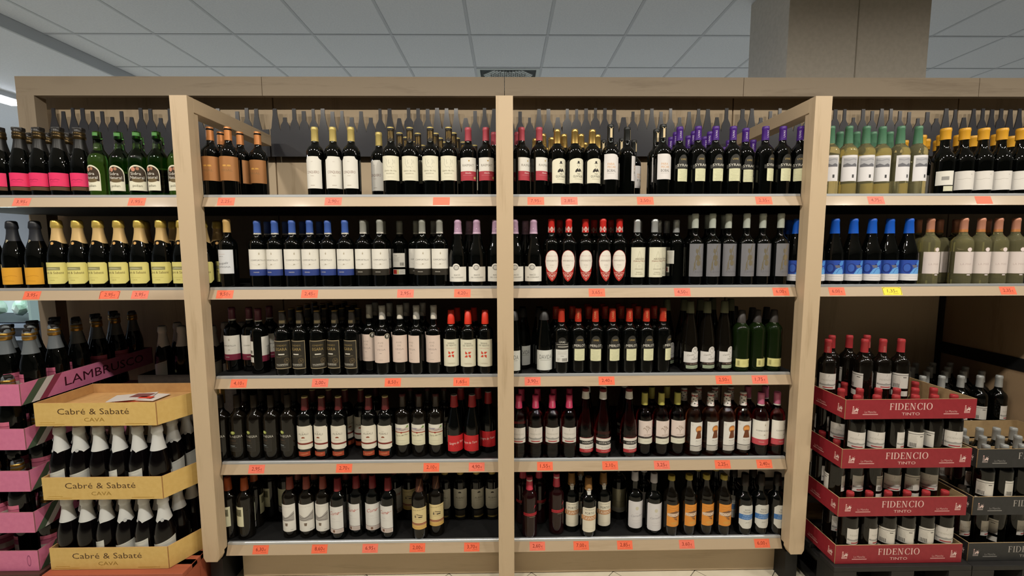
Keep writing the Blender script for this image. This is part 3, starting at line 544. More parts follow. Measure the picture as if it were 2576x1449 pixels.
K('syrah', WB, P_bord, .0375, .303, G_DARK, 'dark bottle with purple cap', **uvas('SYRAH', '4a2482', 'd9cfe4'))
K('white_green', 'white_wine_bottle', P_bord, .0375, .304, G_PALE, 'pale white-wine bottle with green cap', caps=[(76, 0, '4d7a5e')], L=[('r', -33, 33, 62, 174, 'e6e4e6'), ('r', -26, 28, 124, 164, 'b4b4b8'), ('p', [(-26, 134), (-12, 140), (4, 132), (16, 139), (28, 133), (28, 124), (-26, 124)], '6e6e74'), ('l', [(-24, 156), (-6, 152), (12, 157), (26, 153)], 3, '94949a'), ('r', 8, 16, 76, 90, '4a4a4c')], Bk=[('r', -30, 30, 70, 150, 'dcd9cf')])
K('yellowcap', 'white_wine_bottle', P_cider, .0415, .296, G_DARK, 'dark round bottle with wide yellow cap', caps=[(50, 0, 'd9a02c')], lip=True, wide=.0022, L=[('r', -60, 60, 24, 106, 'e2ded8'), ('l', [(-22, 72), (-8, 70), (8, 73), (24, 71)], 1, 'a8a298'), ('t', 'A', 26, 88, 6, None, 'a8a298')], Bk=[('r', -32, 32, 44, 106, WHT), ('r', -12, 14, 66, 82, '9a9894'), ('r', -4, 32, 18, 40, 'd8d6bc')])
K('foil_p', 'sparkling_wine_bottle', P_champ, .0435, .300, G_DARK, 'dark bottle, black foil, orange label', foil=('26282e', '1e2026'), L=[('r', -50, 46, 22, 96, 'e0a332'), ('o', -32, 98, 12, 13, 'b09a6c'), ('l', [(-40, 60), (-14, 55), (14, 62), (30, 57)], 1.6, 'c48722'), ('l', [(-44, 40), (20, 37)], 1.2, 'c48722')], F=[('t', 'P', -2, 204, 13, None, 'd9cfae')], cat='sparkling wine', dip=0)
cab = [('p', [(-46, 22), (46, 34), (40, 112), (30, 116), (-44, 116)], 'dcd27e')]
K('cabre', 'sparkling_wine_bottle', P_champ, .0435, .304, G_DARK, 'cava bottle, gold foil, yellow label', foil=(M('d4b47c', .42, .25), M('d0b45c', .34, .5)), L=[('c', 54, 24, 118, 14, 6, 'dfd685'), ('r', -34, 30, 84, 98, '8c8a5c'), ('p', [(-30, 88), (-10, 95), (14, 93), (28, 88)], 'b4b08a'), ('t', 'Cabré & Sabaté', 0, 68, 10, 82, '5c4422'), ('r', -22, 22, 50, 51, 'b8ac5c'), ('t', 'CAVA', 0, 38, 5, 20, 'a89c50')], F=[('o', 0, 207, 6.5, 6.5, 'b07c3e'), ('o', 0, 207, 5, 5, 'd0a664')], cat='sparkling wine')
K('marques', WB, P_bord, .0375, .304, G_DARK, 'dark bottle, tan cap, white script label', caps=[(57, 0, 'c6a468')], L=[('r', -44, 44, 66, 171, 'd9dce0'), ('r', -20, 12, 151, 151.8, 'b08a80'), ('t', 'RESERVA', -6, 140, 3.2, 22, '5a5a5c'), ('t', 'Marqués', -4, 106, 11, 50, '4a4c50', .35), ('t', 'CAMAGNA', 2, 92, 7, 58, '6a6c70')])
K('port_blue', WB, P_bord, .0375, .298, G_DARK, 'dark bottle, blue cap, white-blue label', **port('2f4286', INK, '3d5ca6'))
K('port_grey', WB, P_bord, .0375, .300, G_DARK, 'dark bottle, grey cap, white-black label', **port('2a261e', INK, '8b8c84'))
K('port_maroon', WB, P_bord, .0375, .300, G_DARK, 'dark bottle, maroon cap, white-maroon label', **port('7c2840', INK, '5a2836'))
K('port_rose', 'rose_wine_bottle', P_bord, .0375, .297, G_ROSE, 'rose bottle, pink cap, white-red label', **port('c04a54', INK, 'c4688a'))
K('race', WB, P_burg, .041, .299, G_DARK, 'sloping dark bottle, lilac cap, white label', caps=[(62, 52, 'c8aac2'), (52, 50, '8a6c86'), (50, 0, 'b897b2')], L=[('r', -46, 46, 26, 92, WHT), ('o', -4, 90, 17, 16, WHT), ('o', -4, 88, 13, 12, 'b4b1ab'), ('o', -4, 89, 9, 7, 'cfcdc6'), ('l', [(-14, 90), (-9, 80), (0, 78), (6, 82)], 1.4, '77746e'), ('l', [(-16, 84), (-10, 96), (0, 99), (8, 95), (9, 83)], 1, '5c5a58'), ('t', 'RACÓ', 0, 52, 6.5, 26, '6c6860'), ('t', 'DEL CONVENT', 0, 42, 5, 58, '6c6860')], N=[('o', 0, 262, 5, 7, 'a685a2'), ('o', 0, 260, 2.5, 4, 'd0b6ca')])
K('arribeno', WB, P_bord, .0375, .302, G_DARK, 'dark bottle, red cap, shield label', caps=[(60, 0, 'c32620')], L=[('o', 0, 113, 34, 51, '9c2a24')]+lattice+[('o', 0, 114, 31.5, 48, 'e8e2d8'), ('t', 'RIBERA DEL DUERO', 0, 136, 4, 46, 'c4938c'), ('t', 'ARRIBEÑO', 0, 113, 7.5, 52, '9c8e80'), ('t', 'ROBLE', 0, 95, 4, 18, 'b4a898'), ('t', '2017', 0, 86, 3.4, None, 'c0b4a4')], N=[('l', [(u, 244), (u-7, 258), (u, 268), (u+7, 258), (u, 244), (u, 268)], 1.6, 'eadfd6') for u in (-36, -18, 0, 18, 36)]+[('l', [(u-8, 252), (u, 262), (u+8, 252)], 1, 'eadfd6') for u in (-36, -18, 0, 18, 36)])
aba = [('l', [(-15, 112), (0, 158), (15, 112)], 3, 'd0cdb4'), ('l', [(-9, 130), (9, 130)], 2.4, 'd0cdb4'), ('l', [(-14, 78), (-14, 100), (0, 106), (14, 100), (14, 78)], 2.6, 'd4d1ba'), ('o', 0, 92, 6, 6, 'd6d3be')]
K('abadia', WB, P_bord, .0375, .299, G_DARK, 'dark bottle, silver cap, tall cream label', caps=[(57, 0, SILV)], L=[('r', -38, 38, 42, 175, 'dedbc4')]+aba+[('t', 'ABADÍA', 4, 120, 7, 46, '7a6a54'), ('t', 'MANTRÚS', 4, 110, 7, 58, '94604c'), ('t', 'CRIANZA', 0, 76, 4.6, 40, '98907c'), ('t', 'RIBERA', 0, 62, 4, 28, 'a8a08c'), ('t', 'DEL DUERO', 0, 54, 4, 38, 'a8a08c')], Bk=[('r', -26, 26, 100, 160, 'd8d6cc')]+lines(0, 150, 40, 5, 6)+[('r', -20, 4, 60, 86, 'd8d6cc'), ('r', -18, -6, 64, 82, '8a2c24')])
EMB = M('b5a98c', .28, .7)
K('abadia_grey', WB, P_bord, .0375, .324, G_DARK, 'tall bottle, pale cap, grey embossed label', caps=[(64, 0, 'aab0a6')], L=[('r', -38, 38, 44, 190, M('86868b', .4, .3)), ('l', [(-18, 70), (-12, 112), (2, 168), (8, 182)], 3.2, EMB), ('l', [(2, 168), (14, 112), (17, 84)], 2, EMB), ('o', -2, 128, 10, 13, EMB), ('o', -14, 94, 3, 14, EMB), ('o', -7, 158, 4, 10, EMB), ('l', [(-8, 132), (8, 132)], 2.4, EMB), ('o', 2, 104, 9, 12, M('a59a80', .3, .6)), ('t', 'ABADÍA', 2, 62, 6.5, 50, '75757a'), ('o', -10, 78, 2, 4, EMB)])
K('paio', 'white_wine_bottle', P_burg, .041, .300, G_DARK, 'sloping bottle, bright blue cap, picture label', caps=[(66, 0, '1256c0')], lip=True, L=[('r', -48, 48, 52, 114, '2c4fae'), ('o', -18, 78, 17, 22, '1e3686'), ('o', -20, 79, 12, 17, '3a62bc'), ('p', [(-10, 52), (2, 74), (14, 82), (26, 84), (36, 66), (34, 52)], '6aa8e6'), ('l', [(4, 56), (14, 74), (28, 78)], 2, '3a62bc'), ('p', [(12, 92), (22, 112), (36, 112), (34, 96), (22, 88)], '4f8cd8'), ('o', 12, 90, 5, 7, '1c2c6c'), ('p', [(-4, 92), (18, 92), (18, 80), (2, 80)], '6c6c7c'), ('r', -48, 48, 22, 52, 'e2e0e2'), ('r', -30, 30, 41, 42.4, 'a8a8b0'), ('r', -12, 22, 31, 32, 'b4b4bc')])
K('rosegold', 'white_wine_bottle', P_bord, .0385, .301, G_PALE, 'pale yellow wine bottle with rose gold cap', caps=[(62, 50, COPR), (50, 0, ROSEG)], L=[('r', -38, 38, 52, 150, 'dbcfca'), ('t', 'LA MAR', 2, 90, 9, 40, 'c0aeaa'), ('o', 10, 160, 9, 9, 'e8d8d6'), ('r', 6, 20, 44, 49, 'd8cccc')], Bk=[('r', -30, 30, 50, 150, 'd6d0a0')])
K('condado', WB, P_bord, .0375, .296, G_DARK, 'dark bottle with gold-edged black label', caps=[(60, 40, '2a261c'), (40, 4, '1c1813'), (4, 0, GOLD)], lip=False, L=[('r', -41, 41, 36, 164, 'a89878'), ('r', -39, 39, 39, 161, '2c2820'), ('t', 'CONDADO', 0, 139, 7.5, 46, '8a7648'), ('t', 'EGARA', 0, 119, 13, 48, '9c8654'), ('r', -13, 13, 100, 105, 'd6d2c6'), ('t', 'Tempranillo', 0, 90, 6, 52, '6c6450', .4), ('o', 22, 72, 12, 12, '6a5a3e'), ('o', 22, 72, 10, 10, '2c2820'), ('l', [(17, 66), (20, 78), (24, 68), (28, 78)], 1.4, '7a6846'), ('t', 'VALDEPEÑAS', 0, 52, 6.5, 52, 'd0ccc0'), ('r', -26, 26, 49, 50, 'a8a498')], N=[('r', -14, 14, 240, 252, '5c5138')])
ave = [('r', -40, 40, 60, 184, 'd9c6ba'), ('t', 'AVE', 0, 148, 7.5, 26, 'a8988c'), ('t', 'DE', 2, 134, 7.5, 16, 'a8988c'), ('t', 'VEGA', 2, 117, 7.5, 40, 'a0908a'), ('r', -5, 5, 103, 104.4, '8c8078'), ('r', -9, 9, 74, 75.4, 'b8a89c')]
avc = dict(caps=[(64, 0, '8d8b86')], N=[('a', 13, 257, 257.5, 17, 'd2ccc0')])  # pale arch paints the lit part of the cap below the shelf shadow
K('ave', WB, P_bord, .0375, .318, G_DARK, 'dark bottle with grey cap and pale pink label', L=ave, **avc)
K('ave_badge', WB, P_bord, .0375, .318, G_DARK, 'dark bottle, pink label, round award badge', L=ave+[('o', 31, 180, 13, 13, 'cfc6ac'), ('o', 31, 180, 11.5, 11.5, '2c2a26'), ('r', 26, 36, 176, 188, 'bdbab0'), ('r', 25, 37, 171, 173, 'a8a49a')], **avc)
K('sierra', WB, P_bord, .0375, .293, G_DARK, 'dark bottle, red cap, pinwheel label', caps=[(62, 0, 'd23420')], lip=False, L=[('r', -42, 42, 40, 164, 'dfdcc6')]+[('t', 'SIERRA', 0, 143, 7.5, 32, '5a5442'), ('t', 'DE VIENTO', 0, 133, 7.5, 48, '5a5442'), ('t', 'GARNACHA', 0, 121, 5.5, 46, 'c8a08c')]+pinw+[('t', 'CARIÑENA', 0, 52, 5, 34, 'c0b49c')])
K('davida', WB, P_hock, .039, .289, G_DARK, 'slim dark bottle with white lettered label', caps=[(42, 0, '2c2b2b')], lip=False, L=[('r', -43, 43, 20, 112, 'd6d8d2'), ('t', 'DAVIDA', 2, 72, 19, 60, '6a6c68'), ('r', -24, 28, 66, 67.4, '8c8e88')])
K('merlot', WB, P_bord, .0375, .298, G_DARK, 'dark bottle, red cap, black-cream label', **uvas('MERLOT', 'b2301e', 'd89a6a'))
K('castillo', 'white_wine_bottle', P_hock, .0385, .326, G_OLIVE, 'slim dark bottle with heart-topped white label', caps=[(54, 0, '6a6c54')], lip=False, L=[('r', -44, 44, 46, 96, 'd9d6d2'), ('o', 8, 100, 17, 20, 'd9d6d2'), ('l', [(8, 88), (-3, 100), (-1, 108), (6, 109), (8, 104), (11, 109), (18, 108), (19, 100), (8, 88)], 1.2, '77736e'), ('o', 5, 113, 4, 4, 'b4b0aa'), ('o', 13, 113, 4, 4, 'b4b0aa'), ('t', 'Castillo', -14, 78, 8, 32, '8c8882', .4), ('t', '&', 4, 70, 6, None, '8c8882'), ('t', 'Mendoza', 10, 60, 8, 40, '8c8882', .4), ('r', -30, 38, 36, 45, '3a2a24'), ('t', 'BLANCO', 6, 38, 4, 40, 'b8a896'), ('r', -32, 40, 18, 33, 'a4b094'), ('t', 'MACABEO', 4, 22, 6, 50, '6c7860')])
K('green_plain', 'white_wine_bottle', P_bord, .0375, .283, G_LEAF, 'plain green bottle, small low cream label', caps=[(56, 0, '3c3836')], lip=False, L=[('r', -34, 34, 24, 62, 'dad690')]+barcode(-22, 32, 10, 22, '8a8452')+lines(6, 54, 26, 5, 4, 'c4bf80')+[('r', 24, 31, 40, 56, '9a9460')])
K('pata', WB, P_bord, .0375, .300, G_OLIVE, 'dark bottle, dull cap, bold white lettering', caps=[(58, 0, '2c241c')], lip=False, L=[('o', -2, 132, 11, 8, '8f9a4a'), ('o', -3, 133, 7, 4, 'c6cc86'), ('t', 'PATA NEGRA', 0, 108, 11, 76, 'c2c0b4'), ('r', -30, 30, 42, 104, '33302a'), ('r', -28, 28, 44, 102, '262420'), ('t', 'ROBLE', -4, 92, 5, 30, '6c4e36'), ('r', -22, 16, 82, 83, '5c503e'), ('r', -18, 6, 68, 71, '8c98a0'), ('r', -22, 14, 62, 63, '6c7478')])
K('albali', WB, P_bord, .0375, .290, G_DARK, 'dark bottle, gold-topped cap, red-striped label', caps=[(62, 5, '5a1e20'), (5, 0, 'd6c68e')], lip=False, L=[('n', 43, 54, 160, 7, 'e0dbcc'), ('c', 43, 50, 60, 9, 0, 'e0dbcc'), ('r', -43, 43, 72, 80, '7a2c22'), ('t', 'ALBALI', 0, 118, 9, 44, '7a7466'), ('t', 'Viña', 0, 131, 4.5, None, 'a8a292'), ('a', 8, 103, 104, 6, '8c4a30'), ('t', 'CRIANZA', 0, 91, 4, 36, 'b8b2a2'), ('r', -28, 28, 17, 38, 'a8472c'), ('t', 'Tempranillo', 0, 25, 5.5, 36, 'd8a070', .3)])
K('tierra', WB, P_bord, .0375, .294, G_OLIVE, 'dark bottle with vineyard picture label', caps=[(60, 12, '2c2016'), (12, 0, '4a1c1c')], L=[('r', -39, 39, 58, 157, 'dcd8bc'), ('r', -39, 39, 124, 157, 'e0ddd2'), ('p', [(-34, 126), (-34, 136), (-10, 142), (10, 138), (24, 142), (34, 138), (34, 126)], 'c0b4ac'), ('p', [(18, 140), (30, 154), (34, 142)], '7c9a54'), ('l', [(-32, 138), (-16, 135), (0, 139)], 3, '8486a4'), ('l', [(-10, 134), (6, 130), (20, 134)], 2, '7a6464'), ('r', -39, 39, 118, 122, '9c3c2e'), ('o', 0, 119, 5, 4, '9c3c2e'), ('t', 'Tierra del Mar', 0, 102, 7.5, 60, '77725c', .2), ('r', -20, 20, 80, 80.8, 'c0bca0'), ('r', -26, 26, 66, 66.8, 'c0bca0')])
K('sangre', WB, P_burg, .041, .289, G_DARK, 'sloping dark bottle with bright red label', caps=[(56, 2, '9c2228'), (2, 0, 'c8c4c2')], lip=False, L=[('r', -46, 46, 30, 106, 'c4242a'), ('t', 'Sangre de Toro', 0, 66, 11, 74, 'e8dcd4', .12), ('l', [(-8, 56), (-12, 48), (-6, 58), (2, 55), (-2, 47)], 1, '7c1418')])
FL = [('r', -37, 37, 78, 150, 'd4cfc8'), ('l', [(-1, 146), (2, 142), (0, 138), (-1, 134)], 1.2, '9c988e'), ('t', 'FIDENCIO', 0, 116, 7, 52, 'aaa69c'), ('p', [(-34, 96), (-31, 104), (-27, 101), (-8, 101), (0, 104), (8, 101), (27, 101), (31, 104), (34, 96), (20, 93), (-20, 93)], '9c9a96'), ('l', [(-34, 103), (-33, 96)], 2, '55524e'), ('l', [(34, 103), (32, 96)], 2, '55524e'), ('r', -21, 21, 83, 88, 'a83a3e')]
FB = [('r', -32, 32, 78, 148, 'd2cec6'), ('r', -32, 32, 138, 140, INK), ('r', 8, 22, 128, 131, INK)]+lines(-12, 130, 26, 6, 5)+barcode(-14, 82, 24, 18)+[('r', -32, 32, 42, 66, 'd2cec6')]+lines(0, 60, 40, 3, 5)
K('fid_rose', 'rose_wine_bottle', P_bord, .0375, .294, G_ROSE, 'rose bottle, raspberry cap, house label', caps=[(60, 0, 'c43a62')], L=FL, Bk=FB, N=[('t', 'FIDENCIO', 4, 254, 5, 26, 'e4c0c8', 90)])
K('hypatia', 'rose_wine_bottle', P_hock, .0385, .323, G_ROSE, 'slim rose bottle with black-banded label', caps=[(48, 14, 'd8d6d2'), (14, 0, '6c2224')], lip=False, L=[('r', -42, 42, 28, 98, 'b22c34'), ('r', -42, 42, 30, 96.5, 'd9d4cc'), ('r', -42, 42, 66, 84, '1d1b1b'), ('t', 'HYPATIA', 2, 70, 10, 56, 'd9d4cc'), ('t', 'ROSADO', 6, 50, 6, 40, '8a847c'), ('r', -42, 42, 30, 44, 'a82c34'), ('t', 'NAVARRA', 4, 34, 5.5, 40, 'd49a98')])
K('tree_rose', 'rose_wine_bottle', P_bord, .0375, .298, G_ROSE, 'rose bottle with tree drawing label', caps=[(58, 3, 'b3ac58'), (3, 0, '6c6838')], lip=False, L=[('r', -41, 41, 62, 172, 'dccdc6')]+tree+[('t', 'ARTERO', 2, 102, 6, 34, 'b8a498'), ('r', -41, 41, 88, 97, '2e2826'), ('t', 'ROSADO', 2, 90.5, 3.5, 32, '8c8078'), ('r', -41, 41, 62, 88, 'd8d6c6'), ('r', -12, 14, 74, 76, 'b6b2a0')], N=[('l', [(6, 250), (9, 256), (12, 252)], 1.4, '6c6430')])
K('keyhole', 'rose_wine_bottle', P_bord, .0375, .296, G_SALMON, 'salmon bottle with keyhole label', caps=[(62, 16, 'e0dcd8'), (16, 8, 'a04c48'), (8, 0, 'dcd6d2')], L=[('r', -37, 37, 54, 166, 'dedcd6'), ('o', 2, 132, 18, 18, '8c8a88'), ('o', 2, 132, 16, 16, 'c47a34'), ('p', [(-6, 126), (-14, 88), (18, 88), (10, 126)], '6c3c20'), ('p', [(-12, 134), (-6, 140), (8, 141), (16, 134), (14, 126), (-10, 126)], 'dd9a52'), ('t', 'Q', -30, 150, 8, None, 'b8b4ae'), ('t', 'ALICIA', 4, 74, 6.5, 36, 'a4a29c'), ('r', -14, 22, 67, 68, 'c0beb8'), ('r', -14, 22, 61, 62, 'c0beb8'), ('r', -37, 37, 53, 54.4, '3c3a38'), ('r', -37, 37, 28, 52, 'b9b5ae'), ('r', 8, 36, 32, 48, '98948e')], N=suits(296))
K('coto_crianza', WB, P_bord, .0375, .290, G_OLIVE, 'dark bottle, orange cap, cream label', caps=[(60, 0, 'b0562c')], lip=False, L=[('r', -32, 32, 66, 162, 'd8d6b8'), ('r', -22, 24, 116, 150, '77745c'), ('t', '21', 6, 122, 14, 20, '3a3830')], Bk=[('r', -30, 30, 66, 158, 'cfcfb4')]+lines(0, 148, 40, 6, 6)+[('r', -30, 30, 36, 62, 'b4b2b8')]+barcode(0, 40, 30, 16))
K('coto', WB, P_bord, .0375, .290, G_OLIVE, 'dark bottle, brick cap, landscape sketch label', caps=[(60, 0, '8a4238')], lip=False, L=[('r', -42, 42, 34, 168, 'dedcd6'), ('t', 'COTO DE IMAZ', 0, 154, 4.5, 48, 'b8b6b0'), ('p', [(-36, 86), (-36, 116), (-20, 112), (-4, 104), (10, 110), (22, 122), (36, 134), (36, 86)], 'a6a29e'), ('l', [(-36, 104), (-14, 98), (4, 102), (22, 112), (36, 122)], 3, '77736f'), ('l', [(-30, 92), (-8, 88), (14, 94), (30, 90)], 2, '6a6662'), ('p', [(-7, 76), (7, 76), (5, 62), (-5, 62)], '77685a'), ('r', 18, 30, 42, 45, 'b4b2ac')])
K('cune', WB, P_bord, .0375, .288, G_DARK, 'dark bottle, white label, red script', caps=[(60, 0, '7a2228')], lip=False, L=[('r', -42, 42, 34, 164, 'dad9d6'), ('t', 'Cune', -4, 124, 18, 50, 'b4544a', .4), ('l', [(14, 126), (24, 134), (38, 138)], 1.4, 'b4544a'), ('t', 'Crianza', -2, 104, 4, None, 'b4b0ae'), ('l', [(-24, 92), (-6, 90), (14, 94), (26, 91)], .8, 'c2c0be'), ('r', -42, 42, 54, 55.6, '3c3634'), ('r', -42, 42, 34, 54, 'ccbfba'), ('r', -8, 3, 38, 50, '7a5c4a'), ('r', 8, 38, 37, 51, 'bdb0aa')])
K('senorio', WB, P_bord, .0375, .288, G_OLIVE, 'dark bottle with brown cap and cream house label', caps=[(62, 0, '4a2a20')], lip=False, L=[('r', -40, 40, 54, 160, 'd8c692'), ('t', 'Señorío de los Llanos', 0, 146, 6.5, 66, '77653c', .3), ('p', [(-18, 108), (-18, 126), (-8, 130), (20, 122), (20, 112)], 'c6b488'), ('p', [(-18, 112), (-15, 126), (-11, 112)], INK), ('l', [(-8, 128), (20, 120)], 2.4, '3a3226'), ('r', 0, 18, 111, 116, '3c3428'), ('r', -16, 18, 104, 105, 'a08c5c'), ('r', -40, 40, 80, 84, '8c2c22'), ('r', -40, 40, 75, 78, '8c2c22'), ('r', -40, 40, 54, 73, 'd2ac62'), ('r', -22, 22, 62, 63, 'b08c48')], N=[('l', [(-4, 232), (0, 244), (6, 262), (12, 284)], 1.6, 'b07c50')])
K('albali_gold', WB, P_bord, .0375, .290, G_DARK, 'dark bottle, yellow-gold cap, fan crest', caps=[(60, 0, 'c0a452')], lip=False, L=[('c', 40, 62, 164, 10, 6, 'cfccbe'), ('a', 8, 145, 146, 7, '3a3226'), ('t', 'ALBALI', 0, 116, 9, 44, '6a655a'), ('t', 'RESERVA', 0, 106, 4, 30, '98927f'), ('r', -26, 26, 26, 54, '3a362f'), ('r', -26, 26, 18, 26, 'b09c58')])
K('valde', 'rose_wine_bottle', P_bord, .0365, .290, M('1e0709', .03, spec=.5), 'dark rose bottle, pink cap, no paper label', caps=[(62, 20, 'c43850'), (20, 14, 'd8c8c4'), (14, 0, '9c2c44')], L=[('r', -36, 36, 112, 126, 'b02430'), ('t', 'VALDELOSFRAILES', 0, 115, 7, 66, '5a1018'), ('r', -6, 26, 106, 108, '8a7a68'), ('p', [(16, 146), (22, 152), (28, 162), (22, 160)], 'c0384a')])
K('porto', 'port_bottle', P_port, .0375, .283, G_DARK, 'port bottle with tan-banded white label', caps=[(58, 0, '8a6436')], lip=False, L=[('c', 36, 30, 150, 5, 5, 'ded8c6'), ('t', 'ALMEIDA', 0, 138, 5, 46, '77736a'), ('t', 'PORTO', 0, 118, 10.5, 44, '3c3a36'), ('r', -42, 42, 88, 110, 'c08c5e'), ('t', 'TAWNY', 0, 91, 15, 66, 'e8dccc'), ('r', -22, 22, 46, 47, 'c8c2b0')], N=[('o', 0, 222, 11, 12, 'cfcfcb'), ('o', 0, 224, 8, 8, 'a2a4a4'), ('o', 0, 224, 6, 6, 'c4c6c6'), ('r', -8, 8, 204, 216, 'cfcfcb')])
K('sherry_silver', 'sherry_bottle', P_bord, .0385, .300, G_DARK, 'shaded bottle with silvery grey label', caps=[(50, 0, '5c3a34')], lip=False, L=[('r', -44, 44, 42, 162, M('8c8874', .35, .4)), ('o', 2, 136, 4, 10, M('c8c2b4', .25, .6)), ('l', [(-20, 98), (0, 96), (22, 99)], 1.4, '55524a'), ('r', -44, 44, 42, 66, '9c9a90')])
K('corredera', 'white_wine_bottle', P_port, .0385, .292, G_DARK, 'dark bottle with white cap and tall white label', caps=[(44, 0, 'bdbac2')], lip=False, L=[('c', 43, 24, 158, 6, 5, 'd6d4d6'), ('o', 0, 124, 8, 9, 'c9c4b0'), ('t', 'Viña', 0, 98, 5, None, 'b4b0b2'), ('t', 'Corredera', 0, 82, 11, 60, '9a96a0', .35), ('r', -22, 22, 62, 63, 'bcb8ba'), ('r', -18, 18, 50, 51, 'bcb8ba')])
K('moscatel', 'liqueur_bottle', P_liq, .037, .288, G_OLIVE, 'liqueur bottle, yellow cap, orange label', caps=[(22, 0, 'b5a34c')], lip=False, wide=.001, L=[('r', -38, 38, 52, 158, 'dc9038'), ('l', [(-24, 146), (-4, 142), (22, 148)], 1.4, 'b46c28'), ('l', [(-30, 134), (20, 132)], 1, 'b46c28'), ('p', [(-24, 104), (-32, 112), (-18, 122), (4, 128), (26, 120), (34, 108), (20, 98), (0, 94)], '77563c'), ('r', -34, 34, 101, 117, 'c8a888'), ('t', 'MOSCATEL', 0, 102.5, 13, 70, 'ece4dc'), ('p', [(-8, 92), (4, 84), (14, 80), (10, 92)], '8c5c30'), ('o', 0, 68, 20, 7, 'd49a48')], cat='liqueur bottle')
K('tesoro', 'sherry_bottle', P_port, .0375, .292, G_DARK, 'dark bottle, white label, blue band', caps=[(56, 0, '1e1712')], lip=False, L=[('c', 38, 38, 152, 18, 14, 'd4d4ce'), ('t', 'REAL', 0, 126, 7.5, 26, '66645c'), ('t', 'TESORO', 0, 114, 7.5, 40, '66645c'), ('r', -38, 38, 82, 107, '3f74b4'), ('t', 'PEDRO', 0, 96, 8, 40, '9cbce0'), ('t', 'XIMÉNEZ', 0, 85, 8, 50, '9cbce0'), ('t', 'Jerez', 0, 66, 6, None, '9a9a92', .35)], cat='sherry bottle')
K('cava', 'sparkling_wine_bottle', P_champ, .0405, .303, M('060405', .12, spec=.35), 'dark cava bottle with white foil', foil=('c9cbca', 'c9cbca'), L=[('p', [(-50, 26), (50, 26), (50, 124), (10, 112), (-30, 100), (-50, 96)], 'c6c8c2'), ('l', [(-40, 92), (40, 112)], 1, '8c8e88')], Bk=[('o', -12, 70, 8, 8, 'a8b48c'), ('r', -18, -6, 69, 71, '5c6a44'), ('r', -30, 30, 16, 40, 'bcbcb2')], F=[('o', 0, 208, 6.5, 6.5, '96989a'), ('o', 0, 208, 5, 5, 'bfc1c0'), ('l', [(2, 204), (-2, 208), (2, 211)], 1, '86888a')], cat='sparkling wine', dip=.014)
K('tinto', WB, P_bord, .0375, .302, G_OLIVE, 'dark red-wine bottle with red cap and white house label', caps=[(60, 0, 'a23034')], L=FL, Bk=FB, N=[('t', 'FIDENCIO', 0, 258, 5, 28, 'd8b4ac', 90), ('r', -3.6, 3.6, 243, 272, 'a04c48')])
K('silver', WB, P_bord, .0375, .302, G_DARK, 'dark wine bottle with silver cap and white house label', caps=[(60, 0, M('a8aaa8', .38, .3))], L=FL, Bk=FB)
K('lambrusco', 'sparkling_wine_bottle', P_champ, .0405, .302, G_DARK, 'dark sparkling red bottle with grey neck foil and pink label', foil=('62686c', '62686c'), L=[('r', -46, 46, 34, 112, 'c86a86'), ('r', -46, 46, 50, 74, 'd6c4bc'), ('r', -46, 46, 92, 95, '8c3a56')], cat='sparkling wine', dip=0)
def build(k):
    d = KIND[k]; pr = d['prof'](d['r'], d['h']); rf = interp(pr); h = d['h']
    root = bpy.data.objects.new(d['name'], None); root.empty_display_size = .03; COL.objects.link(root)
    lathe('glass', pr, d['glass'], root)
    if d['foil']:
        c0, c1 = [x if isinstance(x, bpy.types.Material) else M(x, .4) for x in d['foil']]
        dz = h-.302; fo = lathe('foil', [(r, z+dz) for r, z in P_FOIL], [c0, c1], root, 26, [0]*5+[1]*6, d['dip'])
        if k in ('sparkling_pink', 'lambrusco'):   # stopper wings / wired cap over the cork
            box('stopper_clip', -.019, .019, -.013, .013, h-.013, h+.004, M('1a1613', .5), root, .005)
            lathe('collar', [(.0196, h-.047), (.0218, h-.044), (.0222, h-.034), (.0206, h-.03), (.0216, h-.024), (.0206, h-.016)], M('a8803c' if k == 'lambrusco' else '4a3c24', .3, .8), root)
        if d['F']:
            ff_ = interp([(r, z+dz) for r, z in P_FOIL]); o = bpy.data.objects.new('foil_emblem', Print(on_bottle(lambda z: ff_(z)+.0006), 1.6).draw(d['F']).mesh('foil_emblem')); COL.objects.link(o); o.parent = root
            if d['dip']: o.location = (0, -.0012, -.006)
    if d['caps']:
        cp, cm, ci = capsule(pr, h, d['caps'], d['lip'], d['wide'])
        lathe('capsule' if 'wine' in d['name'] else 'cap', cp, cm, root, 22, ci)
    else: cp = pr
    for nm, it, turn in (('label', d['L'], 0), ('back_label', d['Bk'], pi)):
        if it:
            o = bpy.data.objects.new(nm, Print(on_bottle(rf)).draw(it).mesh(nm)); COL.objects.link(o); o.parent = root; o.rotation_euler = (0, 0, turn)
    if d['N']:
        cf = interp(cp) if d['caps'] and k not in ('porto',) else rf
        o = bpy.data.objects.new('neck_print', Print(on_bottle(lambda z: max(cf(z), .0136)+.0001), 1.5).draw(d['N']).mesh('neck_print')); COL.objects.link(o); o.parent = root
    d['proto'] = root; d['free'] = True
    return root
def put(k, x, y, z, yaw, lean=0):
    d = KIND[k]
    if d['proto'] is None: build(k)
    if d['free']: r = d['proto']; d['free'] = False
    else:
        r = d['proto'].copy(); COL.objects.link(r)
        for ch in d['proto'].children:
            c = ch.copy(); COL.objects.link(c); c.parent = r
    r.location = (x, y, z); r.rotation_euler = (lean, 0, radians(yaw))
    return r
ROWN = ['front', 'second', 'third', 'fourth', 'fifth', 'rearmost']
def rown(y): return ROWN[min(5, 0 if y < .153 else 1+int((y-.153)/.075))]
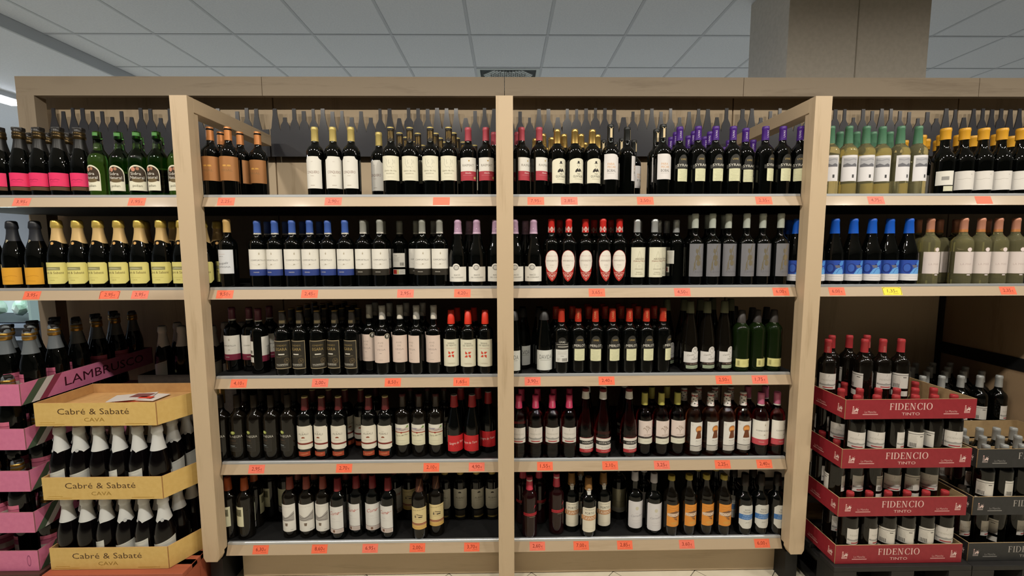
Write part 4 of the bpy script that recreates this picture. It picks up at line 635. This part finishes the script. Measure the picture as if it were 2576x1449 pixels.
for k in range(5):
    for s_, key, pts in PLACES:
        if s_ != k: continue
        byrow = {}
        for x, y, yaw in sorted(pts): byrow.setdefault(rown(y), []).append((x, y, yaw))
        d = KIND[key]
        for rn, ps in byrow.items():
            for n, (x, y, yaw) in enumerate(ps):
                r = put(key, x, y, ZI[k]+.0452, yaw)
                pos = 'alone in %s row' % rn if len(ps) == 1 else '%s from left, %s row' % (ORD[n], rn)
                tag(r, '%s, %s, %s' % (d['desc'], pos, SN[k]), d['cat'], d['desc']+', '+SN[k])
# ------------------------------------------------------------------ stacked trays of bottles at both ends
def wall_(name, p, q, z0, z1, mat, parent, th=.004, inner=None):
    (x0, y0), (x1, y1) = p, q; d = math.hypot(x1-x0, y1-y0); nx, ny = (y1-y0)/d*th, -(x1-x0)/d*th
    if name == 'side_wall': ux, uy = (x1-x0)/d*th*1.02, (y1-y0)/d*th*1.02; x0 += ux; y0 += uy; x1 -= ux; y1 -= uy
    v = [(x, y, z) for z in (z0, z1) for x, y in ((x0, y0), (x1, y1), (x1-nx, y1-ny), (x0-nx, y0-ny))]
    return mk(name, v, [(3, 2, 1, 0), (4, 5, 6, 7), (0, 1, 5, 4), (1, 2, 6, 5), (2, 3, 7, 6), (3, 0, 4, 7)], [mat, inner or mat], parent, False, [1, 1, 0, 1, 1, 1])
def print_on(name, p, q, items, parent):
    """lettering on the outer face of a tray wall running from p to q"""
    (x0, y0), (x1, y1) = p, q; d = math.hypot(x1-x0, y1-y0)
    o = bpy.data.objects.new(name, Print(on_wall(((x0+x1)/2, (y0+y1)/2, 0), (x1-x0, y1-y0, 0), ((y1-y0)/d, -(x1-x0)/d, 0)), 0).draw(items).mesh(name))
    COL.objects.link(o); o.parent = parent; return o
def tray(pts, z, h, colour, inner, label, group, prints, floor=CARD, hl=None, strips=None):
    """open cardboard tray; pts counter-clockwise from the front left corner"""
    cx, cy = pts[0]; t = empty('bottle_tray', (cx, cy, z), label, 'tray', group)
    P = [(x-cx, y-cy) for x, y in pts]; n = len(P)
    for i in range(n):
        p, q = P[i], P[(i+1) % n]
        nm = 'front_wall' if i == 0 else 'back_wall' if abs(p[1]-q[1]) < .01 else 'side_wall'
        w_ = wall_(nm, p, q, 0, h, colour, t, .004, inner)
        if i in prints: print_on('lettering', p, q, prints[i], w_)
    k = .004
    if strips:
        ys, hw = strips; x0, x1 = P[0][0]+k, P[1][0]-k; boxes('tray_floor', [(x0, x1, max(y-cy-hw, k), min(y-cy+hw, P[2][1]-k), .001, .005) for y in ys], floor, t)
    else: prism('tray_floor', [(x+(k if x < .2 else -k), y+(k if y < .1 else -k)) for x, y in P], 2, .001, .005, floor, t)
    return t
def windmill(u, v, s=1, c='d9a9a4'):
    q = lambda pts: [(u+x*s, v+y*s) for x, y in pts]
    return [('p', q([(-10, 8), (-3, 8), (-4, 24), (-9, 24)]), c), ('o', u-6.5*s, v+27*s, 2.4*s, 2.4*s, 'e8b8b0')] + \
        [('l', q([(-10, 11+i*4.5), (-3, 14+i*4.5)]), 1.1*s, '7a2024') for i in range(3)] + \
        [('p', q([(-3, 12), (-1, 15), (3, 15), (5, 21), (8, 21), (8, 15), (11, 19), (14, 17), (12, 14), (11, 8), (9.5, 8), (8, 11), (2, 11), (0, 8), (-1.5, 8)]), 'e6ccc6'), ('l', q([(3, 14), (5, 24)]), 1*s, 'e6ccc6'), ('l', q([(6, 15), (12, 25)]), .7*s, 'e6ccc6'), ('l', q([(0, 14), (-2, 20)]), 1*s, 'e6ccc6'),
         ('r', u-11*s, u+11*s, v, v+7*s, c), ('r', u-9*s, u+9*s, v+2*s, v+2.6*s, '8a3034'), ('r', u-9*s, u+9*s, v+4.4*s, v+5*s, '8a3034')]
def mancha(u, c): return [('t', 'La Mancha', u, 27, 9.5, 50, c), ('r', u-33, u+33, 19, 22.5, c)]
def word(tx, n): return '%s %s' % (ORD[n], tx)
# yellow cava trays
YEL = speckle('yellow_tray_card', 'd3b066', 'd8b76e', 50, .6); YIN = speckle('tray_card_inside', 'b98d58', 'c2975f', 40, .8)
CP = [(-1.968, -.07), (-1.466, -.07), (-1.348, .16), (-1.348, .192), (-1.968, .192)]
cv = []
for n, z in enumerate((.833, .508, .19)):
    nm = ('topmost', 'middle', 'lowest')[n]
    t = tray(CP, z, .099, YEL, YIN, 'yellow cava tray with brown lettering, %s of its stack%s' % (nm, ', empty but for leaflets' if n == 0 else ''), 'yellow cava trays',
        {0: [('t', 'Cabré & Sabaté', -8, 50, 25, 296, '4f3418'), ('t', 'CAVA', -6, 19, 16, 84, '957225'), ('r', -236, -130, 6, 8, 'b98f34'), ('r', -230, -170, 14, 16, 'bd9438'), ('r', 120, 215, 7, 9, 'a9812c')], 1: [('l', [(10, 44), (70, 54)], 1.6, '8a6a24')]}, YIN)
    cv.append(t)
    if n:
        k = 0
        for r_, yy in enumerate((-.0235, .06, .1435)):
            for i in range(7 if r_ == 2 else 6):
                x = -1.9215+i*.0832
                b = put('cava', x, yy, z+.0055, random.choice((-50, -25, 20, 24, 30, -20, 160, 200, 170, 35)))
                tag(b, '%s, %s from left, %s row of the %s yellow tray' % (KIND['cava']['desc'], ORD[i], ('front', 'second', 'rear')[r_], nm), 'sparkling wine', 'bottles in the yellow cava trays')
prism('inner_sheet', [(.006, .006), (.50, .006), (.61, .22), (.61, .256), (.006, .256)], 2, .052, .056, YIN, cv[0])
lf = empty('leaflet', (-1.66, .105, .8905), 'red and white leaflet lying in the topmost yellow tray', 'leaflet')
for i, (c, a, dx) in enumerate((('c23a2c', .12, 0), ('d9d2cc', -.1, .02), ('cfc8c4', .3, -.03))):
    o = box('sheet', -.09+dx, .07+dx, -.045, .045, i*.004, i*.004+.0025, M(c, .35), lf); o.rotation_euler = (0, 0, a)
box('picture', -.05, .03, -.02, .03, .0106, .0112, M('7a4a4c', .4), lf); box('price_panel', .0, .06, -.035, -.01, .0106, .0112, M('d4402e', .4), lf)
# a second, deeper stack of the same cava behind: only its top layer shows
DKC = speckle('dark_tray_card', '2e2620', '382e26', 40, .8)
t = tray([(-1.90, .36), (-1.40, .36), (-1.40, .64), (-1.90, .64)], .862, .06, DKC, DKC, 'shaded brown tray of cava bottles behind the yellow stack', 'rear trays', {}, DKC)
def cartons(x0, x1, y0, y1, lv, mat, where):
    for n, (z0, z1) in enumerate(lv):
        c = empty('carton', (x0, y0, z0), '%s, %s from bottom of the pile' % (where, ORD[n]), 'carton', 'closed cartons'); W, D, H = x1-x0, y1-y0, z1-z0
        box('body', 0, W, 0, D, 0, H-.004, mat, c, .003); box('flap', 0, W, 0, D/2-.002, H-.004, H, mat, c); box('flap', 0, W, D/2+.002, D, H-.004, H, mat, c)
        box('tape', 0, W, D/2-.025, D/2+.025, H, H+.0006, M('6b5a44', .3), c)
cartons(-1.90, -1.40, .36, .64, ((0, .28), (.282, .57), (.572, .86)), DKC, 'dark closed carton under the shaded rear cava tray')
k = 0
for yy in (.415, .52):
    for x in (-1.448, -1.54, -1.70, -1.80):
        b = put('cava', x, yy,   .8675, random.choice((-20, 170, 15, 40)))
        tag(b, '%s, %s from left, %s row of the shaded rear tray' % (KIND['cava']['desc'], ORD[{-1.80: 0, -1.70: 1, -1.54: 2, -1.448: 3}[x]], 'front' if yy < .5 else 'second'), 'sparkling wine', 'bottles in the shaded rear tray')
# pink lambrusco trays
PNK = speckle('pink_tray_card', 'd0739a', 'd67aa0', 50, .6); PIN = speckle('pink_tray_inside', '8c5a5c', '956466', 40, .8)
LX0, LX1, LY0, LY1 = -2.62, -2.03, -.06, .62
lg = lambda n: ([-2.075-.104*i-(.052 if n % 2 else 0) for i in range(4)], [-.06+.047+.104*i+(0 if n % 2 else .052) for i in range(6)])
for n, z in enumerate((.918, .726, .541, .355, .180)):
    L_ = (LY1-LY0)*1000/2
    side = [('p', [(-L_+4, 0), (-L_+40, 0), (-L_+112, 92), (-L_+76, 92)], '4a5a48'), ('p', [(-L_+40, 0), (-L_+72, 0), (-L_+144, 92), (-L_+112, 92)], 'cfcac8'), ('p', [(-L_+72, 0), (-L_+104, 0), (-L_+176, 92), (-L_+144, 92)], '8e3a52'), ('t', 'LAMBRUSCO', 60, 26, 42, 430, '3c0c1c')]
    t = tray([(LX0, LY0), (LX1, LY0), (LX1, LY1), (LX0, LY1)], z, .092, PNK, PIN, 'pink lettered wine tray, %s from top of its stack' % ORD[n], 'pink wine trays', {1: side, 0: [('o', 255, 46, 9, 26, '9c4a72'), ('o', 255, 46, 6, 20, 'd0739a')] if n == 4 else [('r', -200, -120, 40, 44, 'b2557e')]}, PIN, None, (lg(n)[1], .012))
    xs, ys = lg(n); keep = [6, 6, 4] if n == 0 else [6, 6, 2] if n == 1 else [3, 1, 1]
    for r_, x in enumerate(xs[:3]):
        for i, y in enumerate(ys[:keep[r_]]):
            b = put('lambrusco', x, y, z+.0055, random.choice((-30, 20, 60, 90, -60)))
            tag(b, '%s, %s back in the %s column, %s pink tray' % ('dark sparkling red bottle', ORD[i], ORD[r_], ORD[n]), 'sparkling wine', 'bottles in the pink trays')
# red and black trays of house wine
RED = speckle('red_tray_card', '8f202b', '96242f', 50, .55); RIN = speckle('red_tray_inside', 'a08660', 'aa9068', 40, .8)
BLK = speckle('black_tray_card', '2b2b2b', '303030', 50, .6)
def wg(x0, y0, n): return [x0+(.0445 if n % 2 == 0 else .0845)+.0855*i for i in range(6)], [y0+(.09 if n % 2 == 0 else .045)+.09*i for i in range(3)]
def wine_trays(x0, x1, y0, y1, zs, card, pc, ptc, word_, key, nm, depth_rows, xs, topkeep):
    L_ = (y1-y0)*1000/2
    for n, z in enumerate(zs):
        fr = windmill(-242, 24, 1.15, pc)+mancha(-175, pc)+[('s', 'FIDENCIO', 0, 40, 29, 186, ptc)]+[('t', 'TINTO', 0, 16, 12, 78, ptc)]+mancha(175, pc)+windmill(243, 24, 1.15, pc)
        sd = mancha(L_-140, pc)+windmill(L_-32, 24, 1.15, pc)
        t = tray([(x0, y0), (x1, y0), (x1, y1), (x0, y1)], z, .086, card, RIN, '%s lettered wine tray, %s from top of its stack' % (nm, ORD[n]), nm+' wine trays', {0: fr, 3: sd}, RIN, None, (wg(x0, y0, n)[1], .0145))
        px, py = wg(x0, y0, n)
        for r_, y in enumerate(py):
            for i, x in enumerate(px):
                if topkeep is not None and n == 0:
                    if (i, r_) not in topkeep: continue
                    yaw = topkeep[(i, r_)]
                else:
                    if n > (1 if topkeep is not None else 0) and (r_ > 1 or (r_ > 0 and i > 1)): continue
                    if key == 'silver' and i > 4: continue
                    yaw = random.choice((-35, -20, 15, 30, 35, 60, 150, 165, 200, 215, 100))
                y2 = y
                b = put(key, x, y2, z+.0055, yaw)
                tag(b, '%s, %s from left, %s row, %s %s tray' % ({'tinto': 'dark bottle with red cap', 'silver': 'dark bottle with silver cap'}[key], ORD[i], ORD[r_], ORD[n], nm), 'wine bottle', 'bottles in the %s trays' % nm)
RX = [1.497+.0935*i for i in range(6)]
wine_trays(1.447, 2.012, -.08, .235, (.836, .617, .397, .177), RED, 'dba8a4', 'e6c4be', 'TINTO', 'tinto', 'red', None, None,
    {(0, 1): -22, (1, 2): 120, (2, 1): 95, (2, 2): 60, (3, 1): -6, (3, 2): 30, (4, 1): 150})
SX = [2.185+.102*i for i in range(5)]
wine_trays(2.098, 2.65, -.03, .285, (.586, .363, .143), BLK, '8f8d8a', 'a8a29c', 'TINTO', 'silver', 'black', None, None, {})
# the deeper black stack behind it carries standing bottles on its top tray
t = tray([(2.098, .29), (2.65, .29), (2.65, .635), (2.098, .635)], .586, .06, BLK, RIN, 'rear black tray holding rows of silver-capped bottles', 'black wine trays', {}, RIN)
for r_, y in enumerate((.336, .42, .504, .588)):
    for i, x in enumerate(SX[:5]):
        b = put('silver', x, y, .5915, random.choice((150, 30, -30, 90, 170, 20)))
        tag(b, 'dark bottle with silver cap, %s from left, %s row of the rear black tray' % (ORD[i], ORD[r_]), 'wine bottle', 'bottles in the rear black tray')
cartons(2.098, 2.65, .29, .635, ((.143, .36), (.362, .583)), BLK, 'black carton under the rear black tray')
# pallets
def pallet(x0, x1, y0, y1, zt, mat, label):
    p = empty('pallet', (x0, y0, 0), label, 'pallet', 'pallets'); W, D = x1-x0, y1-y0; n = 5
    for i in range(n):
        a = i*(D-.09)/(n-1); box('deck_board', 0, W, a, a+.09, zt-.022, zt, mat, p, .003)
    for i in range(3):
        for j in range(3): box('block', i*(W-.1)/2, i*(W-.1)/2+.1, j*(D-.1)/2, j*(D-.1)/2+.1, .022, zt-.044, mat, p)
        box('bottom_board', i*(W-.1)/2, i*(W-.1)/2+.1, 0, D, 0, .022, mat, p); box('stringer', i*(W-.1)/2, i*(W-.1)/2+.1, 0, D, zt-.044, zt-.022, mat, p)
pallet(-1.98, -1.385, -.10, .205, .1885, wood('red_pallet', 'a2553c', '8a4430', '5c2a1e', 0, .5), 'reddish pallet under the yellow cava trays')
pallet(-2.64, -2.01, -.08, .63, .1785, wood('dark_pallet', '4a2a24', '3a201c', '24120f', 0, .6), 'dark reddish pallet under the pink trays')
pallet(1.43, 2.04, -.10, .60, .1755, speckle('black_pallet', '141312', '1d1b1a', 20, .6), 'black plastic pallet under the red trays')
pallet(2.09, 2.65, -.06, .64, .1415, speckle('black_pallet', '141312', '1d1b1a', 20, .6), 'black plastic pallet under the black trays')
# ------------------------------------------------------------------ beyond the open left end
lp = empty('linear_lamp', (-5.0, 2.27, 3.04), 'bright white linear ceiling lamp beyond the left end of the display', 'lamp')
box('diffuser', -.07, .07, -1.2, .55, 0, .03, M('f2f6ff', .5, emit=6), lp); box('housing', -.09, .09, -1.22, .57, .03, .08, M('c8ccd2', .5), lp)
ch = empty('chiller', (-6.6, 3.0, 0), 'lit chiller cabinet of bagged salad seen past the left end', 'chiller')
box('base', 0, 1.3, 0, .8, 0, .76, M('20242c', .5), ch); box('back', 0, 1.3, .74, .8, .76, 1.5, M('d6e6e4', .6), ch); box('top', 0, 1.3, 0, .8, 1.5, 1.6, M('aab0b4', .5), ch)
box('side', 1.27, 1.3, 0, .74, .76, 1.5, M('9fb6b0', .5), ch); box('light_bar', .05, 1.22, .1, .16, 1.46, 1.495, M('eafaf6', .5, emit=14), ch)
boxes('edge_rail', [(0, 1.3, -.03, 0, .70, .745), (0, 1.3, -.03, 0, .56, .6)], M('8d99a8', .4), ch)
bagm = speckle('salad_bag', 'a9c9b4', 'e2efe6', 9, .25, .4)
bg = None
for i in range(5):
    if bg is None:
        bm = bmesh.new(); bmesh.ops.create_icosphere(bm, subdivisions=2, radius=1)
        for v in bm.verts:
            v.co = Vector((v.co.x*.12, v.co.y*.07, v.co.z*.10))*(1+random.uniform(-.12, .12))
        me = bpy.data.meshes.new('salad_bag'); bm.to_mesh(me); bm.free(); me.materials.append(bagm)
        bg = bpy.data.objects.new('salad_bag', me); o = bg
    else: o = bg.copy()
    COL.objects.link(o); o.location = (-6.4+i*.235, 3.2+(i % 2)*.06, .9); o.rotation_euler = (0, (i % 3-1)*.2, i*.7)
    tag(o, 'clear bag of salad in the lit chiller, %s from left' % ORD[i], 'salad bag', 'salad bags in the chiller')
